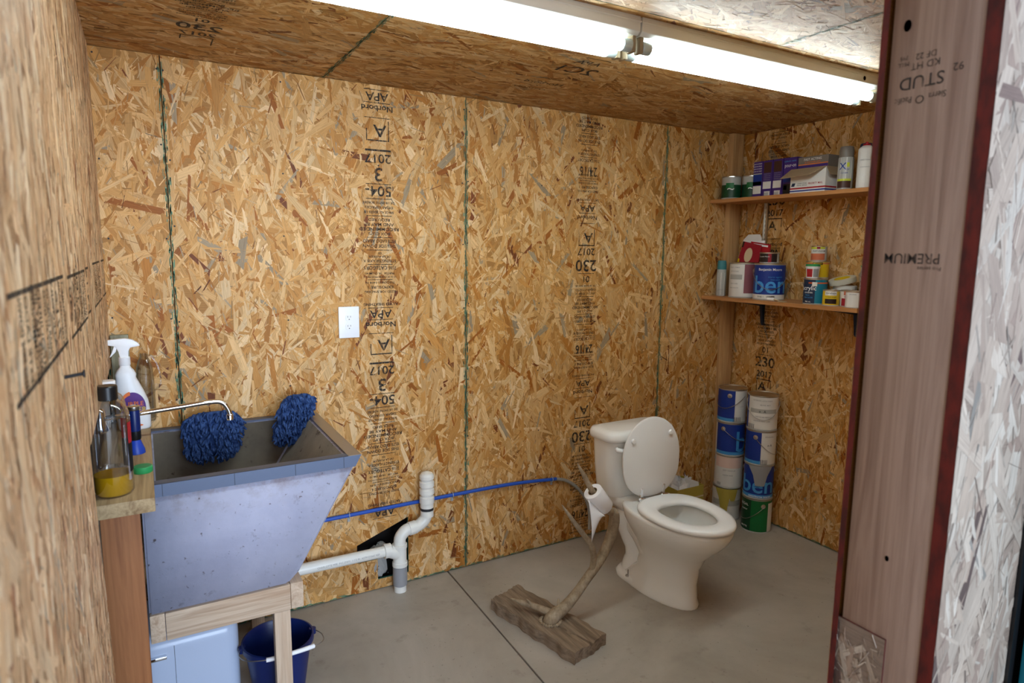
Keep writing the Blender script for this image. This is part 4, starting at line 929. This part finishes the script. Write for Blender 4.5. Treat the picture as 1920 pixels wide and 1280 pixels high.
can('teal and navy acrylic tin on the lower shelf', (3.050, -.683, Z2), qr+.001, qh+.002, [(-180, 180, .0, .96, 'lab_teal'), (-95, -4, .0, .96, 'lab_navy'), (-40, 85, .80, .85, 'lab_orange'), (-20, 4, .70, .86, 'lab_white')], [('acrylic', -36, .62, .030, 'text_white', .008), ('ceramic', -36, .46, .014, 'text_white'), ('latex', -40, .36, .012, 'lab_lightblue'), ('SEMI GLOSS', -36, .26, .009, 'lab_lightblue'), ('946 mL', -36, .10, .010, 'text_white')], GL, None)
can('yellow wood finish tin standing on the dark tin', (3.130, -.630, Z2+.1265), .055, .086, [(-180, 180, .04, .95, 'lab_yellow'), (-180, 180, .82, .89, 'lab_rust'), (-28, 22, .78, .93, 'lab_black')], [('MINWAX', -3, .855, .010, 'lab_yellow')], GL, None, name='small_tin', cat='tin')
t = thing('filler_tub', 'small white tub with a green lid and red label on the teal tin', 'tub', (3.040, -.668, Z2+.1285), VIEW, GL)
MB().lathe([(.0001, 0), (.028, 0), (.032, .052)], 28).obj('tub_body', 'white_plastic', t, smooth=True)
MB().lathe([(.034, .050), (.0345, .058), (.033, .0581)], 28, cap=False).obj('tub_rim', 'white_plastic', t, smooth=True)
MB().lathe([(.0335, .0582), (.0335, .068), (.031, .0695), (.0001, .0695)], 28).obj('lid', 'green_plastic', t, smooth=True)
for d0, d1, mm in ((-62, -4, 'lab_red'), (2, 55, 'lab_grey')): 
    vs, fs = patch(.0310, rad(d0), rad(d1), .006, .046, 8); MB().add([(x*(.93 if z < .02 else 1.03), y*(.93 if z < .02 else 1.03), z) for x, y, z in vs], fs).obj('label_band', mm, t, smooth=True)
can('small white and orange tin on top of the yellow tin', (3.130, -.632, Z2+.213), .0375, .075, [(-180, 180, .04, .50, 'lab_rust'), (-180, 180, .50, .80, 'lab_white'), (-180, 180, .80, .95, 'lab_lime'), (-20, 4, .80, .95, 'lab_crimson'), (42, 90, .04, .95, 'lab_silver')], [('RUST-OLEUM', -4, .66, .010, 'text_black', .006)], GL, None, name='small_tin', cat='tin')
o = thing('tape_roll', 'upright white tape roll behind the yellow square-labelled tin', 'tape', (3.150, -.775, Z2), 0)
MB().lathe([(.030, 0), (.054, 0), (.054, .094), (.030, .094), (.030, 0)], 36, cap=False).obj('tape', 'lab_white', o, smooth=True, auto=30)
MB().lathe([(.0285, .0), (.0298, 0), (.0298, .094), (.0285, .094), (.0285, 0)], 32, cap=False).obj('core', 'card', o, smooth=True)
o = thing('tape_roll', 'tilted masking tape roll with a yellow core lying on top', 'tape', (3.140, -.765, Z2+.1185), 0); o.rotation_euler = (rad(-6), rad(-14), 0)
MB().lathe([(.038, -.012), (.062, -.012), (.0625, -.010), (.0625, .010), (.062, .012), (.038, .012), (.038, -.012)], 40, cap=False).obj('tape', 'tape_beige', o, smooth=True, auto=30)
MB().lathe([(.0365, -.0125), (.0378, -.0125), (.0378, .0125), (.0365, .0125), (.0365, -.0125)], 36, cap=False).obj('core', 'lab_yellow', o, smooth=True)
can('small yellow wood stain tin with a dark panel at the shelf front', (3.026, -.788, Z2), .039, .077, [(-180, 180, .04, .95, 'lab_yellow'), (-48, 34, .66, .95, 'lab_white'), (-46, 34, .14, .44, 'lab_dark')], [('Varathane', -6, .80, .012, 'text_black', .004), ('WOOD STAIN', -6, .55, .008, 'text_black')], GL, None, name='small_tin', cat='tin')
can('small red and white tin next to the yellow stain tin', (3.064, -.852, Z2), .035, .078, [(-180, 180, .04, .95, 'lab_white'), (-60, 60, .04, .50, 'lab_crimson'), (-40, -10, .70, .95, 'lab_rust'), (0, 30, .78, .95, 'lab_black')], [('SEALER', -10, .60, .010, 'lab_crimson')], GL, None, name='small_tin', cat='tin')
can('small tin with a plain pinkish white label at the shelf end', (3.014, -.912, Z2), .036, .079, [(-180, 180, .04, .95, 'lab_pink'), (-180, 180, .04, .90, 'lab_white')], [('VALSPAR', -15, .80, .008, 'lab_grey')], GL, None, name='small_tin', cat='tin')
t = can('white ribbed gallon can with a green spill on its rim', (3.1455, -.947, Z2), .0825, .196, [(-180, 180, .03, .95, 'lab_white')], [], GL, (-95, .09), ears=-92, rimm='green_plastic', drips=((-22, .80, 34, 'green_plastic'),))
for k in range(6): MB().lathe([(.0805, .03+k*.022), (.0815, .033+k*.022), (.0805, .036+k*.022)], 40, cap=False).obj('rib', 'lab_silver', t, smooth=True)
can('small yellow and brown tin on top of the white ribbed can', (3.1455, -.965, Z2+.197), .036, .090, [(-180, 180, .04, .95, 'lab_yellow'), (-180, 180, .04, .30, 'lab_rust'), (-180, 180, .74, .80, 'lab_dark')], [], GL, None, name='small_tin', cat='tin')

# upper shelf
GU = 'goods on the upper wall shelf'
for (x, y, lab_) in ((3.068, -.092, 'green labelled silver tin at the left end of the upper shelf'), (3.125, -.188, 'green labelled silver tin half hidden beside the purple boxes')):
    can(lab_, (x, y, Z1), qr, qh, [(-180, 180, .62, .95, 'lab_silver'), (-180, 180, .06, .62, 'lab_darkgreen'), (-30, 18, .46, .70, 'lab_green')], [('~', 0, .45, .07, 'text_white', 0)], GU, None, name='small_tin', cat='tin')
def carton(label, y0, y1, x0, x1, h, z, lines, name='purple_box', front='lab_purple'):
    t = thing(name, label, 'box', (x0, (y0+y1)/2, z), 0, 'purple cartons on the upper shelf'); hw = (y1-y0)/2
    MB().box(0, x1-x0, -hw, hw, 0, h).obj('carton', front, t, bevel=.001, seg=1)
    for nm, ya_, yb_, za, zb, mm in lines:
        MB().box(-.0008, 0, ya_*hw, yb_*hw, za*h, zb*h).obj(nm, mm, t)
    return t
def face_text(t, s, size, y, z, m, sx=1, bold=.004):
    p, f = text2d(s, size, bold, sx); MB().add([(-.0012, y-x, z+q) for x, q in p], f).obj('lettering', m, t)
t = carton('purple carton with a landscape picture, first of the row on the upper shelf', -.302, -.244, 3.065, 3.16, .190, Z1, [('picture', -.95, .95, .34, .64, 'lab_blue'), ('picture', -.95, .95, .34, .44, 'lab_rust'), ('white_panel', -.9, .9, .10, .32, 'lab_white'), ('stripe', -.95, .95, .64, .67, 'lab_silver')])
for k in range(4): face_text(t, 'pour-on insect', .011, 0, .178-k*.013, 'text_white', .8)
for y0, y1, lb_ in ((-.366, -.306, 'purple carton with a barcode, second of the row on the upper shelf'), (-.430, -.370, 'purple carton with a barcode, third of the row on the upper shelf')):
    t = carton(lb_, y0, y1, 3.066, 3.16, .190, Z1, [('picture', -.8, .8, .66, .95, 'lab_brown'), ('white_panel', -.85, .85, .22, .42, 'lab_white'), ('barcode_panel', -.7, .5, .02, .15, 'lab_white')])
    for k in range(5): face_text(t, 'directions for use', .009, 0, .120-k*.010, 'lab_grey', .62)
    face_text(t, '||||||||', .018, .003, .016, 'text_black', .8)
t = carton('wide purple pour-on carton behind the opened mailing box', -.514, -.434, 3.068, 3.16, .190, Z1, [('picture', -.6, .9, .35, .55, 'lab_blue'), ('panel', -.3, .9, .0, .30, 'lab_black'), ('white_panel', .35, .85, .14, .26, 'lab_silver')])
face_text(t, 'pour-on', .026, -.002, .150, 'text_white', .80, 0); face_text(t, 'cydectin cattle', .012, .0, .172, 'lab_lightblue')
t = thing('mailing_box', 'opened white mailing box with red and blue stripes on the upper shelf', 'box', (3.022, -.615, Z1))
mb = MB(); bw_, bd, bh = .098, .168, .118
for a in ((0, .003, -bw_, bw_), (bd-.003, bd, -bw_, bw_), (.003, bd-.003, -bw_, -bw_+.003), (.003, bd-.003, bw_-.003, bw_)): mb.box(a[0], a[1], a[2], a[3], 0, bh)
mb.box(.003, bd-.003, -bw_+.003, bw_-.003, 0, .003).obj('carton', 'lab_white', t)
MB().add([(0, -bw_, bh), (0, bw_, bh), (-.052, bw_+.022, bh-.046), (-.058, -bw_+.05, bh-.040), (0, -bw_, bh+.003), (0, bw_, bh+.003), (-.052, bw_+.022, bh-.043), (-.058, -bw_+.05, bh-.037)], [(0, 1, 2, 3), (7, 6, 5, 4), (0, 4, 5, 1), (1, 5, 6, 2), (2, 6, 7, 3), (3, 7, 4, 0)]).obj('flap', 'card', t)
MB().prism([(-.0, bh), (.06, bh+.028), (.06, bh+.031), (0, bh+.003)], -.003, .0, 'xz').obj('flap', 'lab_white', t) if False else None
MB().prism([(-bw_, bh), (-bw_-.02, bh-.04), (-bw_-.023, bh-.04), (-bw_, bh+.003)], .003, bd-.003, 'yz').obj('flap', 'card', t)
for nm, z0, z1, mm in (('stripe', .020, .027, 'lab_red'), ('stripe', .008, .014, 'lab_blue')):
    MB().box(-.0008, 0, -bw_, bw_, z0, z1).box(0, bd, -bw_-.0008, -bw_, z0, z1).obj(nm, mm, t)
face_text(t, 'UNITED STATES', .0085, .030, .046, 'text_black', .9); face_text(t, 'POSTAL SERVICE', .0085, .030, .037, 'text_black', .9); face_text(t, 'PRIORITY MAIL', .014, -.045, .043, 'lab_red', .85)
MB().prism([(.092, .034), (.074, .034), (.068, .050), (.086, .050)], -.0012, -.0004, 'yz').obj('emblem', 'lab_navy', t)
t = thing('product_box', 'dark grey and purple printed carton sitting inside the mailing box', 'box', (3.045, -.62, Z1+.0035), 0)
MB().box(0, .13, -.085, .082, 0, .175).obj('carton', 'lab_spraygrey', t, bevel=.001, seg=1)
for nm, z0, z1, mm in (('stripe', .135, .139, 'lab_flame'), ('panel', .06, .133, 'lab_purple')): MB().box(-.0008, 0, -.084, .081, z0, z1).obj(nm, mm, t)
face_text(t, 'FAST ACTING', .016, 0, .160, 'text_white'); face_text(t, '& WEATHER SAFE', .011, 0, .146, 'lab_flame'); face_text(t, 'for beef and dairy', .012, 0, .118, 'lab_lightblue')
spray('white spray can with a grey brown cap and lime stripe on the upper shelf', (3.050, -.795, Z1), .033, .200, 'lab_silver', 'lab_spraygrey', [(-180, 180, .04, .74, 'lab_white'), (-70, 45, .04, .20, 'lab_brown'), (-70, 45, .20, .25, 'lab_lime'), (45, 110, .04, .74, 'lab_silver'), (2, 22, .52, .62, 'lab_lime')], [('X', -26, .53, .045, 'lab_blue'), ('2X', 12, .46, .012, 'lab_blue'), ('COVER', -12, .38, .010, 'lab_blue')])
spray('black spray can half hidden between two white ones on the upper shelf', (3.130, -.842, Z1), .032, .215, 'lab_black', 'lab_navy', [(-60, 60, .10, .5, 'lab_dark'), (-40, 40, .55, .65, 'lab_yellow')])
spray('white spray can with a red nozzle nearest the doorway on the upper shelf', (3.055, -.888, Z1), .033, .210, 'lab_white', 'lab_red', [(-180, 180, .03, .80, 'lab_white')], [('DIRECTIONS', -10, .60, .008, 'lab_grey'), ('CONTENTS', -10, .45, .008, 'lab_grey')], cap=False)
